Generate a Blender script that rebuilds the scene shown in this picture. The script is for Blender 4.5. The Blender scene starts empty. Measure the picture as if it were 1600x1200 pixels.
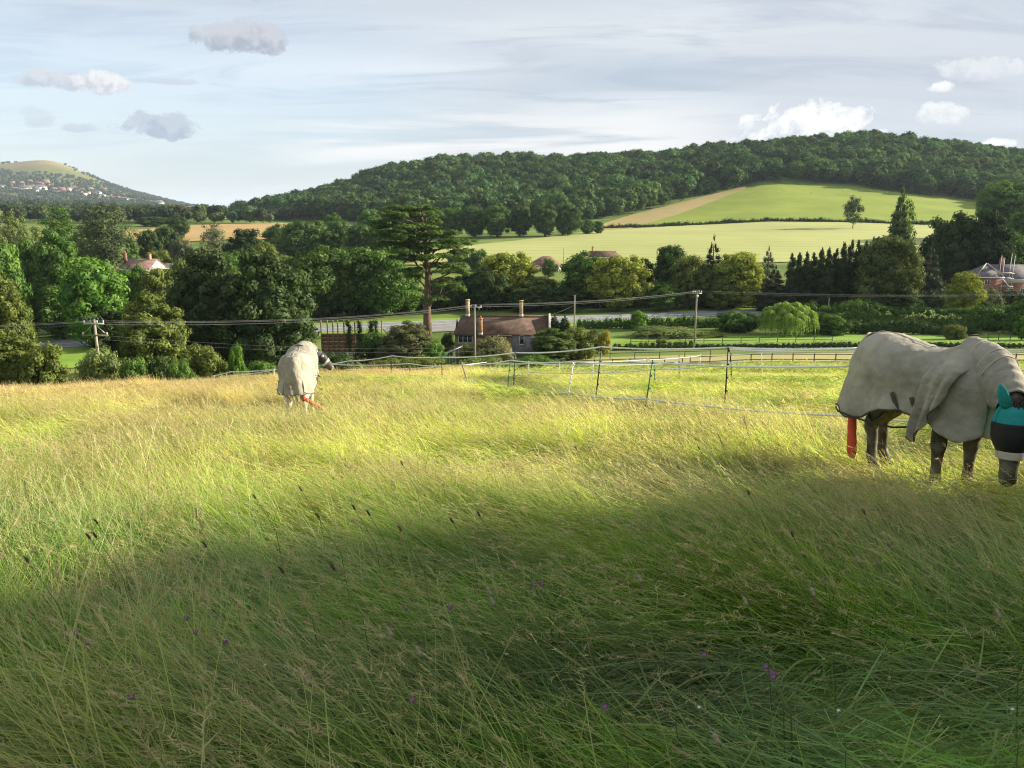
import bpy, bmesh, math, random
import numpy as np
from mathutils import Vector, Matrix, noise as mnoise

SC = bpy.context.scene
C = SC.collection
PI = math.pi
# ------------------------------------------------------------------ camera, sky, sun
PITCH = math.radians(12.4)
F = 1232.0
EYE = 1.55
cam_d = bpy.data.cameras.new("camera")
cam = bpy.data.objects.new("camera", cam_d)
C.objects.link(cam)
cam.location = (0, 0, EYE)
cam.rotation_euler = (PI / 2 - PITCH, 0, 0)
cam_d.sensor_width = 36
cam_d.lens = 36 * F / 1600
cam_d.clip_start = 0.05
cam_d.clip_end = 40000
SC.camera = cam

SUN_EL = math.radians(20)
SUN_AZ = math.radians(77)          # clockwise from +Y (view direction) towards +X
W = bpy.data.worlds.new("World")
SC.world = W
W.use_nodes = True
nt = W.node_tree
nt.nodes.clear()
def N(t, **k):
    n = nt.nodes.new(t)
    for a, b in k.items():
        setattr(n, a, b)
    return n
def L(a, b):
    nt.links.new(a, b)
out = N('ShaderNodeOutputWorld')
bg = N('ShaderNodeBackground')
bg.inputs['Strength'].default_value = 0.12
L(bg.outputs[0], out.inputs['Surface'])
sky = N('ShaderNodeTexSky', sky_type='NISHITA', sun_disc=False)
sky.sun_elevation = SUN_EL
sky.sun_rotation = SUN_AZ
sky.air_density = 1.0
sky.dust_density = 1.5
sky.ozone_density = 1.5
tc = N('ShaderNodeTexCoord')
sep = N('ShaderNodeSeparateXYZ')
L(tc.outputs['Generated'], sep.inputs[0])
def math_(op, a, b=None, clamp=False):
    n = N('ShaderNodeMath', operation=op)
    n.use_clamp = clamp
    for i, v in enumerate((a, b)):
        if v is None: continue
        if isinstance(v, (int, float)): n.inputs[i].default_value = v
        else: L(v, n.inputs[i])
    return n.outputs[0]
def ramp(v, pts, interp='EASE'):
    n = N('ShaderNodeValToRGB')
    cr = n.color_ramp
    cr.interpolation = interp
    while len(cr.elements) > 1: cr.elements.remove(cr.elements[0])
    cr.elements[0].position = pts[0][0]; cr.elements[0].color = (*pts[0][1], 1) if not isinstance(pts[0][1], (int, float)) else (pts[0][1],) * 3 + (1,)
    for p, c in pts[1:]:
        e = cr.elements.new(p)
        e.color = (*c, 1) if not isinstance(c, (int, float)) else (c, c, c, 1)
    L(v, n.inputs[0])
    return n.outputs[0]
def mixc(f, a, b):
    n = N('ShaderNodeMix', data_type='RGBA')
    if isinstance(f, (int, float)): n.inputs[0].default_value = f
    else: L(f, n.inputs[0])
    for s, v in ((6, a), (7, b)):
        if isinstance(v, tuple): n.inputs[s].default_value = (*v, 1)
        else: L(v, n.inputs[s])
    return n.outputs[2]
# clouds lie on a high plane: direction divided by its height
den = math_('ADD', math_('MAXIMUM', sep.outputs[2], 0.0), 0.10)
cu = math_('DIVIDE', sep.outputs[0], den)
cv = math_('DIVIDE', sep.outputs[1], den)
comb = N('ShaderNodeCombineXYZ')
L(cu, comb.inputs[0]); L(cv, comb.inputs[1])
mp = N('ShaderNodeMapping')
mp.inputs['Rotation'].default_value = (0, 0, math.radians(-16))
mp.inputs['Scale'].default_value = (0.40, 1.0, 1.0)
L(comb.outputs[0], mp.inputs[0])
def noise(vec, scale, detail, rough, dist=0.0):
    n = N('ShaderNodeTexNoise')
    n.inputs['Scale'].default_value = scale
    n.inputs['Detail'].default_value = detail
    n.inputs['Roughness'].default_value = rough
    n.inputs['Distortion'].default_value = dist
    L(vec, n.inputs['Vector'])
    return n.outputs[0]
n1 = noise(mp.outputs[0], 0.75, 9, 0.55, 0.5)      # thin sheets
n2 = noise(mp.outputs[0], 0.33, 5, 0.5, 0.2)       # large light and dark areas
n3 = noise(mp.outputs[0], 2.2, 8, 0.6, 0.9)        # streaks
SKY_K = 0.405 / 0.12
def sc(c, k=SKY_K): return tuple(x * k for x in c)
veil = mixc(ramp(n2, [(0.40, 0.0), (0.58, 1.0)]), sc((0.45, 0.53, 0.62)), sc((0.74, 0.78, 0.83)))
veil = mixc(ramp(n1, [(0.42, 0.0), (0.66, 0.85)]), veil, sc((0.87, 0.89, 0.91)))
veil = mixc(ramp(n3, [(0.46, 0.0), (0.66, 0.65)]), veil, sc((0.42, 0.49, 0.60)))
# clear blue low down on the left and where the veil is thin
hz = ramp(sep.outputs[2], [(0.0, 1.0), (0.10, 0.75), (0.30, 0.0)])
lf = ramp(math_('MULTIPLY', sep.outputs[0], 1.0), [(0.0, 0.0), (0.001, 0.0)])
azim = math_('ARCTAN2', sep.outputs[0], sep.outputs[1])
west = ramp(math_('ADD', math_('MULTIPLY', azim, 0.8), 0.5), [(0.0, 1.0), (0.30, 0.9), (0.52, 0.15), (0.7, 0.0)])
clear = math_('MULTIPLY', hz, west)
clear2 = math_('MAXIMUM', math_('MULTIPLY', clear, 0.85), ramp(n2, [(0.28, 0.45), (0.42, 0.12), (0.6, 0.0)]))
blue = mixc(0.5, sky.outputs[0], sc((0.52, 0.64, 0.80)))
col = mixc(clear2, veil, blue)
# bright band over the right-hand hill
brt = math_('MULTIPLY', ramp(sep.outputs[2], [(0.03, 0.0), (0.08, 1.0), (0.13, 0.0)]), ramp(n1, [(0.40, 0.0), (0.56, 0.9)]))
win = ramp(math_('ADD', azim, 0.5), [(0.15, 0.0), (0.32, 1.0), (0.72, 1.0), (0.86, 0.0)])
brt = math_('MULTIPLY', brt, win)
col = mixc(brt, col, sc((0.97, 0.95, 0.94)))
east = math_('MULTIPLY', ramp(math_('ADD', azim, 0.5), [(0.62, 0.0), (0.85, 1.0)]), ramp(sep.outputs[2], [(0.02, 0.5), (0.14, 0.55), (0.26, 0.0)]))
col = mixc(east, col, sc((0.50, 0.56, 0.66)))
# single cumulus clouds, given by azimuth, elevation and half widths in degrees
def pix_dir(px, row):
    d = Vector(((px - 800) / F, 1.0, (600 - row) / F)); d.normalize()
    c, s = math.cos(PITCH), math.sin(PITCH)
    d = Vector((d.x, d.y * c + d.z * s, -d.y * s + d.z * c))
    return math.atan2(d.x, d.y), math.asin(d.z)
elev = math_('ARCSINE', sep.outputs[2])
ce = N('ShaderNodeCombineXYZ'); L(azim, ce.inputs[0]); L(elev, ce.inputs[1])
nb = noise(ce.outputs[0], 42, 9, 0.62, 0.35)
nb2 = noise(ce.outputs[0], 60, 6, 0.6, 0.3)
for (px, row, wx, wy, base, top, dens) in [
        (378, 62, 78, 32, (0.40, 0.45, 0.54), (0.60, 0.63, 0.70), 1.0),
        (85, 126, 66, 20, (0.50, 0.55, 0.64), (0.70, 0.72, 0.78), 0.8),
        (160, 132, 46, 24, (0.56, 0.60, 0.68), (0.90, 0.89, 0.91), 0.95),
        (250, 200, 66, 24, (0.40, 0.48, 0.60), (0.54, 0.61, 0.71), 1.0),
        (60, 185, 30, 20, (0.52, 0.60, 0.70), (0.62, 0.69, 0.78), 0.6),
        (125, 200, 30, 9, (0.50, 0.58, 0.68), (0.60, 0.67, 0.76), 0.7),
        (270, 128, 70, 6, (0.54, 0.60, 0.69), (0.60, 0.67, 0.75), 0.6),
        (1262, 214, 112, 54, (0.55, 0.61, 0.69), (1.04, 1.04, 1.03), 0.9),
        (1474, 180, 46, 22, (0.66, 0.70, 0.77), (1.00, 1.00, 1.00), 0.75),
        (1470, 137, 22, 12, (0.85, 0.87, 0.90), (1.0, 1.0, 1.0), 0.9),
        (1535, 108, 84, 24, (0.72, 0.75, 0.81), (0.96, 0.97, 0.98), 0.5),
        (1562, 226, 30, 11, (0.85, 0.87, 0.90), (1.02, 1.01, 1.0), 0.9)]:
    a0, e0 = pix_dir(px, row)
    a1, _ = pix_dir(px + wx, row); _, e1 = pix_dir(px, row - wy)
    dx = math_('DIVIDE', math_('SUBTRACT', azim, a0), a1 - a0)
    dy = math_('DIVIDE', math_('SUBTRACT', elev, e0), e1 - e0)
    low = math_('MULTIPLY', math_('MINIMUM', dy, 0.0), 0.9)     # flatter base
    r2 = math_('ADD', math_('ADD', math_('MULTIPLY', dx, dx), math_('MULTIPLY', dy, dy)), math_('MULTIPLY', low, low))
    m = math_('SUBTRACT', 1.0, r2)
    m = math_('ADD', m, math_('MULTIPLY', math_('SUBTRACT', nb, 0.5), 3.6))
    m = math_('ADD', m, math_('MULTIPLY', math_('SUBTRACT', nb2, 0.5), 1.2))
    mk = math_('MULTIPLY', ramp(m, [(-0.15, 0.0), (0.10, 0.45), (0.50, 1.0)]), dens)
    lit = math_('ADD', math_('MULTIPLY', dy, 0.45), math_('MULTIPLY', math_('SUBTRACT', nb2, 0.5), 2.0))
    lit = ramp(math_('ADD', lit, 0.45), [(0.1, 0.0), (0.75, 1.0)])
    col = mixc(mk, col, mixc(lit, sc(base), sc(top)))
L(col, bg.inputs['Color'])

sun_d = bpy.data.lights.new("sun", 'SUN')
sun_d.energy = 5.0
sun_d.angle = math.radians(0.53)
sun_d.color = (1.0, 0.90, 0.74)
sun = bpy.data.objects.new("sun", sun_d)
C.objects.link(sun)
SUNV = Vector((math.sin(SUN_AZ) * math.cos(SUN_EL), math.cos(SUN_AZ) * math.cos(SUN_EL), math.sin(SUN_EL)))
sun.rotation_euler = SUNV.to_track_quat('Z', 'Y').to_euler()
sun.location = (60, 10, 60)
vs = SC.view_settings
vs.view_transform = 'Standard'
vs.look = 'None'
vs.exposure = 1.35
vs.gamma = 1
vs.use_curve_mapping = False
SC.render.engine = 'CYCLES'
cy = SC.cycles
cy.max_bounces = 6; cy.diffuse_bounces = 3; cy.glossy_bounces = 2; cy.transmission_bounces = 3
cy.transparent_max_bounces = 8; cy.volume_bounces = 0
cy.caustics_reflective = False; cy.caustics_refractive = False
cy.use_denoising = True
cy.denoiser = 'OPENIMAGEDENOISE'; cy.denoising_input_passes = 'RGB_ALBEDO_NORMAL'; cy.denoising_prefilter = 'NONE'
cy.filter_width = 1.15
cy.sample_clamp_indirect = 4.0

# ------------------------------------------------------------------ helpers
def lnk(o, parent=None):
    C.objects.link(o)
    if parent is not None: o.parent = parent
    return o
ORD = 'first second third fourth fifth sixth seventh eighth ninth tenth eleventh twelfth thirteenth fourteenth fifteenth sixteenth seventeenth eighteenth nineteenth twentieth'.split()
LEFTM, RIGHTM = 'leftmost rightmost'.split()
FLEFT = '%s from the left'
FRIGHT = '%s from the right'
def nth(i, n):
    if i == 0: return LEFTM
    if i == n - 1: return RIGHTM
    return FLEFT % ORD[i] if i < n / 2 else FRIGHT % ORD[n - 1 - i]
def ranks(pxs):
    o = sorted(range(len(pxs)), key=lambda k: pxs[k]); r = [0] * len(pxs)
    for j, k in enumerate(o): r[k] = j
    return r
def tag(o, label=None, cat=None, group=None, kind=None):
    if label: o['label'] = label
    if cat: o['category'] = cat
    if group: o['group'] = group
    if kind: o['kind'] = kind
    return o
def thing(name, label, cat, loc=(0, 0, 0), rz=0.0, group=None):
    o = bpy.data.objects.new(name, None)
    o.empty_display_size = 0.3
    o.location = loc; o.rotation_euler = (0, 0, rz)
    lnk(o)
    return tag(o, label, cat, group)
def mesh_np(name, V, Fc, mat=None, smooth=False, attrs=None):
    """V (n,3); Fc (m,k) with a fixed k, or a list of such arrays"""
    V = np.asarray(V, dtype=np.float32)
    if not isinstance(Fc, list): Fc = [Fc]
    Fc = [np.asarray(f, dtype=np.int32) for f in Fc if len(f)]
    me = bpy.data.meshes.new(name)
    me.vertices.add(len(V)); me.vertices.foreach_set('co', V.ravel())
    loops = np.concatenate([f.ravel() for f in Fc])
    tot = np.concatenate([np.full(len(f), f.shape[1], dtype=np.int32) for f in Fc])
    start = np.concatenate([[0], np.cumsum(tot)[:-1]]).astype(np.int32)
    me.loops.add(len(loops)); me.loops.foreach_set('vertex_index', loops)
    me.polygons.add(len(tot)); me.polygons.foreach_set('loop_start', start); me.polygons.foreach_set('loop_total', tot)
    if smooth: me.polygons.foreach_set('use_smooth', np.ones(len(tot), dtype=bool))
    for k, a in (attrs or {}).items():
        a = np.asarray(a, dtype=np.float32)
        if a.ndim == 1:
            at = me.attributes.new(k, 'FLOAT', 'POINT'); at.data.foreach_set('value', a)
        else:
            at = me.attributes.new(k, 'FLOAT_VECTOR', 'POINT'); at.data.foreach_set('vector', a.ravel())
    me.update(calc_edges=True)
    if mat: me.materials.append(mat)
    return me
def obj(name, me, parent=None, loc=(0, 0, 0), rot=(0, 0, 0)):
    o = bpy.data.objects.new(name, me)
    o.location = loc; o.rotation_euler = rot
    return lnk(o, parent)
class MB:
    """collects simple solids into one mesh"""
    def __init__(s): s.v = []; s.f = {3: [], 4: []}; s.n = 0
    def add(s, V, Fs):
        V = np.asarray(V, dtype=float)
        for f in Fs: s.f[len(f)].append([i + s.n for i in f])
        s.v.append(V); s.n += len(V); return s
    def box(s, c, size, rz=0, M=None):
        x, y, z = [k / 2 for k in size]
        V = np.array([(-x, -y, -z), (x, -y, -z), (x, y, -z), (-x, y, -z), (-x, -y, z), (x, -y, z), (x, y, z), (-x, y, z)])
        if rz:
            c_, s_ = math.cos(rz), math.sin(rz)
            V = V @ np.array([(c_, s_, 0), (-s_, c_, 0), (0, 0, 1)])
        if M is not None: V = V @ np.array(M.to_3x3()).T
        return s.add(V + np.array(c), [(0, 3, 2, 1), (4, 5, 6, 7), (0, 1, 5, 4), (1, 2, 6, 5), (2, 3, 7, 6), (3, 0, 4, 7)])
    def tube(s, pts, rad, n=8, cap=True, squash=None):
        pts = [Vector(p) for p in pts]
        rad = rad if isinstance(rad, (list, tuple)) else [rad] * len(pts)
        V = []
        up = None
        for i, p in enumerate(pts):
            t = (pts[min(i + 1, len(pts) - 1)] - pts[max(i - 1, 0)])
            t.normalize()
            if up is None:
                up = Vector((0, 0, 1)) if abs(t.z) < 0.9 else Vector((0, 1, 0))
            a = t.cross(up)
            if a.length < 1e-4: a = t.orthogonal()
            a.normalize(); b = a.cross(t); b.normalize(); up = b
            ra, rb = rad[i] if isinstance(rad[i], (tuple, list)) else (rad[i], rad[i])
            for k in range(n):
                w = 2 * PI * k / n
                V.append(p + a * (ra * math.cos(w)) + b * (rb * math.sin(w)))
        Fs = []
        for i in range(len(pts) - 1):
            for k in range(n):
                k2 = (k + 1) % n
                Fs.append((i * n + k, i * n + k2, (i + 1) * n + k2, (i + 1) * n + k))
        if cap:
            V.append(pts[0]); V.append(pts[-1]); m = len(pts) * n
            for k in range(n):
                k2 = (k + 1) % n
                Fs.append((k2, k, m)); Fs.append(((len(pts) - 1) * n + k, (len(pts) - 1) * n + k2, m + 1))
        return s.add([tuple(v) for v in V], Fs)
    def mesh(s, name, mat, smooth=False):
        fl = [np.array(f) for k, f in s.f.items() if f]
        return mesh_np(name, np.concatenate(s.v), fl, mat, smooth)
    def obj(s, name, mat, parent=None, loc=(0, 0, 0), rot=(0, 0, 0), smooth=False):
        return obj(name, s.mesh(name, mat, smooth), parent, loc, rot)

# ------------------------------------------------------------------ terrain
def row2t(row): return math.tan(PITCH + math.atan((row - 600) / F))
def row2z(row, y): return EYE - row2t(row) * y
def t2row(t): return 600 + F * np.tan(np.arctan(t) - PITCH)
PXC = [-260, 0, 80, 112, 150, 200, 250, 300, 350, 400, 450, 500, 600, 700, 800, 950, 1100, 1200, 1340, 1500, 1600, 1850]
def px2u(px, t=0.0): return (px - 800) / F * (math.cos(PITCH) + t * math.sin(PITCH))
R = lambda *rows: ('r', rows)
def col(vals): return vals
TAB = {
 -60: [10.0] * 22,
 0: [0.0] * 22,
 3: [-0.48] * 22,
 15: [-2.35] * 22,
 30: [-5.35, -5.35, -5.3, -5.2, -5.15, -5.1, -5.05, -5.0, -4.95, -4.9, -4.85, -4.85, -4.8, -4.85, -4.95, -5.05, -5.05, -5.0, -5.0, -5.0, -5.0, -5.0],
 45: [-9.5, -9.5, -9.4, -9.3, -9.4, -9.2, -9.0, -8.9, -8.7, -8.5, -8.3, -8.2, -7.9, -7.8, -7.8, -7.8, -7.85, -7.85, -7.85, -7.85, -7.85, -7.85],
 60: [-13.5, -13.5, -13.4, -13.4, -13.3, -13.2, -13.0, -12.8, -12.6, -12.4, -12.0, -11.6, -11.2, -10.9, -10.8, -10.7, -10.8, -10.6, -10.5, -10.5, -10.5, -10.5],
 85: [-19, -19, -19, -19, -19, -18.8, -18.6, -18.5, -18.3, -18.0, -17.6, -17.2, -16.6, -16.2, -15.9, -15.6, -15.3, -14.9, -14.9, -14.9, -14.9, -14.9],
 105: [-21, -21, -21, -21, -21, -21, -21, -20.8, -20.6, -20.3, -20.0, -19.7, -19.5, -19.5, -19.0, -18.5, -18.0, -17.7, -17.6, -17.6, -17.6, -17.6],
 125: [-22, -22, -22, -22, -22, -22, -22, -21.8, -21.5, -21.2, -21, -20.6, -20.6, -21.0, -21, -20.8, -20.2, -19.9, -19.8, -19.8, -19.8, -19.8],
 150: [-22] * 22,
 200: [-22] * 19 + [-21.5, -21, -20.5],
 250: [-21.5] * 22,
 330: [-20.5] * 11 + [-20, -19, -18, -17.5, -17.2, -17, -17, -17, -17, -17, -17],
 450: [-11] * 10 + [-12, -13, -14, -13.5, -12.6, -12.3, -12, -12, -12, -12, -12, -12],
 560: [-7] * 10 + [-8, -9, -9.5, -10, -10.3, -10.2, -8.2, -6.6, -6.8, -8, -8, -8],
 650: [-6] * 10 + [-8, -8.5, -8, -6, -4.5, -2.0, 3.5, 7.5, 7, 3, 2, 2],
 750: [-6] * 9 + [-9, -7, -6, 0, 6, 8, 12, 19, 26.2, 22.5, 15, 13, 12],
 1000: [-12] * 9 + [-10, 2, 13, 39, 53, 53, 55, 64, 69, 79, 70, 54, 40],
 1350: [6, 6, 4, 2, 1, -2, -6, -9, -11, -12, -6, 5, 25, 40, 42, 44, 50, 55, 60, 55, 45, 30],
 1900: [-10, -10, -10, -10, -10, -12, -14, -16, -16, -16, -18, -20, -5, 5, 10, 10, 10, 10, 10, 10, 10, 10],
 2600: [45, 42, 36, 32, 25, 16, 4, -6, -12, -16, -18, -20, -20, -20, -20, -20, -20, -20, -20, -20, -20, -20],
 3000: [100, 80, 66, 60, 52, 44, 24, 8, -4, -14, -18, -20, -20, -20, -20, -20, -20, -20, -20, -20, -20, -20],
 4200: [250, 246, 285, 250, 187, 105, 68, 26, 4, -10, -16, -20, -20, -20, -20, -20, -20, -20, -20, -20, -20, -20],
 6000: [100, 100, 90, 70, 40, 20, 5, 0, -5, -12, -16, -20, -20, -20, -20, -20, -20, -20, -20, -20, -20, -20],
 9000: [-15] * 22,
 24000: [-15] * 22,
}
YK = np.array(sorted(TAB), dtype=float)
ZK = np.array([TAB[k] for k in sorted(TAB)], dtype=float)
UK = np.array([px2u(p) for p in PXC])
NU, NY = 420, 520
UG = np.linspace(-0.85, 0.85, NU)
def y2w(y): return np.log(np.maximum(y, -59.0) + 60.0 - 0.0)
YG = np.concatenate([np.linspace(-60, 170, 260), np.exp(np.linspace(math.log(171), math.log(24000), 260))])
NY = len(YG)
Z1 = np.array([np.interp(YG, YK, ZK[:, j]) for j in range(ZK.shape[1])])      # (ncol, NY)
ZG = np.array([np.interp(UG, UK, Z1[:, i]) for i in range(NY)])               # (NY, NU)
def blur(A, k, axis):
    A = np.apply_along_axis(lambda v: np.convolve(np.pad(v, k, mode='edge'), np.ones(2 * k + 1) / (2 * k + 1), 'valid'), axis, A)
    return A
for _ in range(2):
    ZG = blur(ZG, 3, 0); ZG = blur(ZG, 3, 1)
rngT = np.random.default_rng(3)
def vnoise(x, y, sc_, seed=0):
    """smooth value noise, vectorised"""
    x = np.asarray(x, float) / sc_; y = np.asarray(y, float) / sc_
    xi = np.floor(x).astype(np.int64); yi = np.floor(y).astype(np.int64)
    fx = x - xi; fy = y - yi
    fx = fx * fx * (3 - 2 * fx); fy = fy * fy * (3 - 2 * fy)
    def h(a, b):
        n = (a * 374761393 + b * 668265263 + seed * 1442695041) & 0xFFFFFFFF
        n = ((n ^ (n >> 13)) * 1274126177) & 0xFFFFFFFF
        return ((n ^ (n >> 16)) & 0xFFFF) / 65535.0
    return (h(xi, yi) * (1 - fx) + h(xi + 1, yi) * fx) * (1 - fy) + (h(xi, yi + 1) * (1 - fx) + h(xi + 1, yi + 1) * fx) * fy
def fbm(x, y, s, seed=0, o=3):
    a = 0; t = 0; w = 1.0
    for i in range(o):
        a = a + w * vnoise(x, y, s / (2 ** i), seed + i * 7); t += w; w *= 0.5
    return a / t
def H(x, y):
    x = np.asarray(x, float); y = np.asarray(y, float)
    u = np.clip(x / np.maximum(y, 20.0), -0.849, 0.849)
    fy = np.interp(y, YG, np.arange(NY)); fu = (u - UG[0]) / (UG[1] - UG[0])
    iy = np.clip(fy.astype(int), 0, NY - 2); iu = np.clip(fu.astype(int), 0, NU - 2)
    a = fy - iy; b = fu - iu
    z = (ZG[iy, iu] * (1 - b) + ZG[iy, iu + 1] * b) * (1 - a) + (ZG[iy + 1, iu] * (1 - b) + ZG[iy + 1, iu + 1] * b) * a
    amp = np.clip(1 - y / 60.0, 0, 1)
    z = z + amp * 0.10 * (fbm(x, y, 3.0, 5) - 0.5)
    far = np.clip((y - 2200) / 800.0, 0, 1)
    z = z + far * 22 * (fbm(x, y, 420.0, 11, 4) - 0.5)
    return z
def Hs(x, y): return float(H(x, y))
def px2x(px, y, z):
    depth = y * math.cos(PITCH) + (EYE - z) * math.sin(PITCH)
    return (px - 800) / F * depth
def G(px, y):
    """ground point at image column px, distance y"""
    z = -10.0
    for _ in range(4):
        x = px2x(px, y, z); z = Hs(x, y)
    return x, y, z
def yrow(px, row, y0, y1, n=160):
    """distance at which the ground at column px shows at image row"""
    ys = np.exp(np.linspace(math.log(y0), math.log(y1), n))
    x = (px - 800) / F * ys
    z = H(x, ys); z = H(px2xv(px, ys, z), ys)
    rows = t2row((EYE - z) / ys)
    k = np.argmax(rows <= row) if (rows <= row).any() else int(np.argmin(rows))
    return float(ys[k])
def px2xv(px, y, z): return (px - 800) / F * (y * math.cos(PITCH) + (EYE - z) * math.sin(PITCH))
def P(px, row, y):
    z = row2z(row, y); return Vector((px2x(px, y, z), y, z))

# ------------------------------------------------------------------ materials
def mat(name, col_, rough=0.8, var=0.0, vscale=5.0, bump=0.0, bscale=20.0, spec=0.3, col2=None, metal=0.0, vdetail=5, coords='Object', stretch=None, trans=0.0):
    m = bpy.data.materials.new(name); m.use_nodes = True
    t = m.node_tree; b = t.nodes['Principled BSDF']
    b.inputs['Roughness'].default_value = rough
    b.inputs['Specular IOR Level'].default_value = spec
    b.inputs['Metallic'].default_value = metal
    b.inputs['Base Color'].default_value = (*col_, 1)
    if var or col2 or bump:
        tcn = t.nodes.new('ShaderNodeTexCoord')
        vec = tcn.outputs[coords]
        if stretch:
            mpn = t.nodes.new('ShaderNodeMapping'); mpn.inputs['Scale'].default_value = stretch
            t.links.new(vec, mpn.inputs[0]); vec = mpn.outputs[0]
    if var or col2:
        nz = t.nodes.new('ShaderNodeTexNoise'); nz.inputs['Scale'].default_value = vscale; nz.inputs['Detail'].default_value = vdetail
        nz.inputs['Roughness'].default_value = 0.6
        t.links.new(vec, nz.inputs['Vector'])
        cr = t.nodes.new('ShaderNodeValToRGB')
        c1 = col_; c2 = col2 or tuple(min(1, c * (1 + var)) for c in col_)
        if not col2: c1 = tuple(c * (1 - var) for c in col_)
        cr.color_ramp.elements[0].position = 0.36; cr.color_ramp.elements[1].position = 0.64
        cr.color_ramp.elements[0].color = (*c1, 1); cr.color_ramp.elements[1].color = (*c2, 1)
        t.links.new(nz.outputs[0], cr.inputs[0]); t.links.new(cr.outputs[0], b.inputs['Base Color'])
    if bump:
        nz2 = t.nodes.new('ShaderNodeTexNoise'); nz2.inputs['Scale'].default_value = bscale; nz2.inputs['Detail'].default_value = 4
        t.links.new(vec, nz2.inputs['Vector'])
        bp = t.nodes.new('ShaderNodeBump'); bp.inputs['Strength'].default_value = bump
        t.links.new(nz2.outputs[0], bp.inputs['Height']); t.links.new(bp.outputs[0], b.inputs['Normal'])
    return m
def leaf_mat(name, mode, trans=0.28, dark=0.62, light=1.55, rough=0.6):
    """foliage: tint comes from the object's colour or from the instance's tint"""
    m = bpy.data.materials.new(name); m.use_nodes = True
    t = m.node_tree; t.nodes.clear()
    n = t.nodes.new; l = t.links.new
    o = n('ShaderNodeOutputMaterial')
    if mode == 'object':
        oi = n('ShaderNodeObjectInfo'); colr = oi.outputs['Color']
    else:
        oi = n('ShaderNodeAttribute'); oi.attribute_type = 'INSTANCER'; oi.attribute_name = 'tint'; colr = oi.outputs['Color']
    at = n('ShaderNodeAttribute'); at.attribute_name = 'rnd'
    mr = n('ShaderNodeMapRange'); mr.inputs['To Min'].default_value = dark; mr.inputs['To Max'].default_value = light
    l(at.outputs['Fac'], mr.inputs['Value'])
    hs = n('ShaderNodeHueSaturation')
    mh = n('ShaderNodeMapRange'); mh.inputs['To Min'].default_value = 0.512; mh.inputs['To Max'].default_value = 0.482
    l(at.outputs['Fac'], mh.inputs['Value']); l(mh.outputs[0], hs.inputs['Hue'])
    l(mr.outputs[0], hs.inputs['Value']); l(colr, hs.inputs['Color'])
    d = n('ShaderNodeBsdfDiffuse'); tr = n('ShaderNodeBsdfTranslucent'); g = n('ShaderNodeBsdfGlossy')
    g.inputs['Roughness'].default_value = rough; g.inputs['Color'].default_value = (0.9, 0.9, 0.9, 1)
    l(hs.outputs[0], d.inputs['Color'])
    hs2 = n('ShaderNodeHueSaturation'); hs2.inputs['Hue'].default_value = 0.485; hs2.inputs['Saturation'].default_value = 1.1; hs2.inputs['Value'].default_value = 1.25
    l(hs.outputs[0], hs2.inputs['Color']); l(hs2.outputs[0], tr.inputs['Color'])
    mx = n('ShaderNodeMixShader'); mx.inputs[0].default_value = trans
    l(d.outputs[0], mx.inputs[1]); l(tr.outputs[0], mx.inputs[2])
    mx2 = n('ShaderNodeMixShader'); mx2.inputs[0].default_value = 0.012
    l(mx.outputs[0], mx2.inputs[1]); l(g.outputs[0], mx2.inputs[2])
    l(mx2.outputs[0], o.inputs['Surface'])
    return m
M_LEAF = leaf_mat('leaf', 'object')
M_LEAFI = leaf_mat('leaf_far', 'inst')
M_BARK = mat('bark', (0.09, 0.065, 0.045), 0.95, var=0.4, vscale=3, bump=0.6, bscale=12)
M_BARKP = mat('pale_bark', (0.22, 0.19, 0.15), 0.95, var=0.3, vscale=3, bump=0.5, bscale=12)
M_BARKC = mat('cedar_bark', (0.13, 0.085, 0.055), 0.95, var=0.4, vscale=2, bump=0.6, bscale=8)

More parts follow.
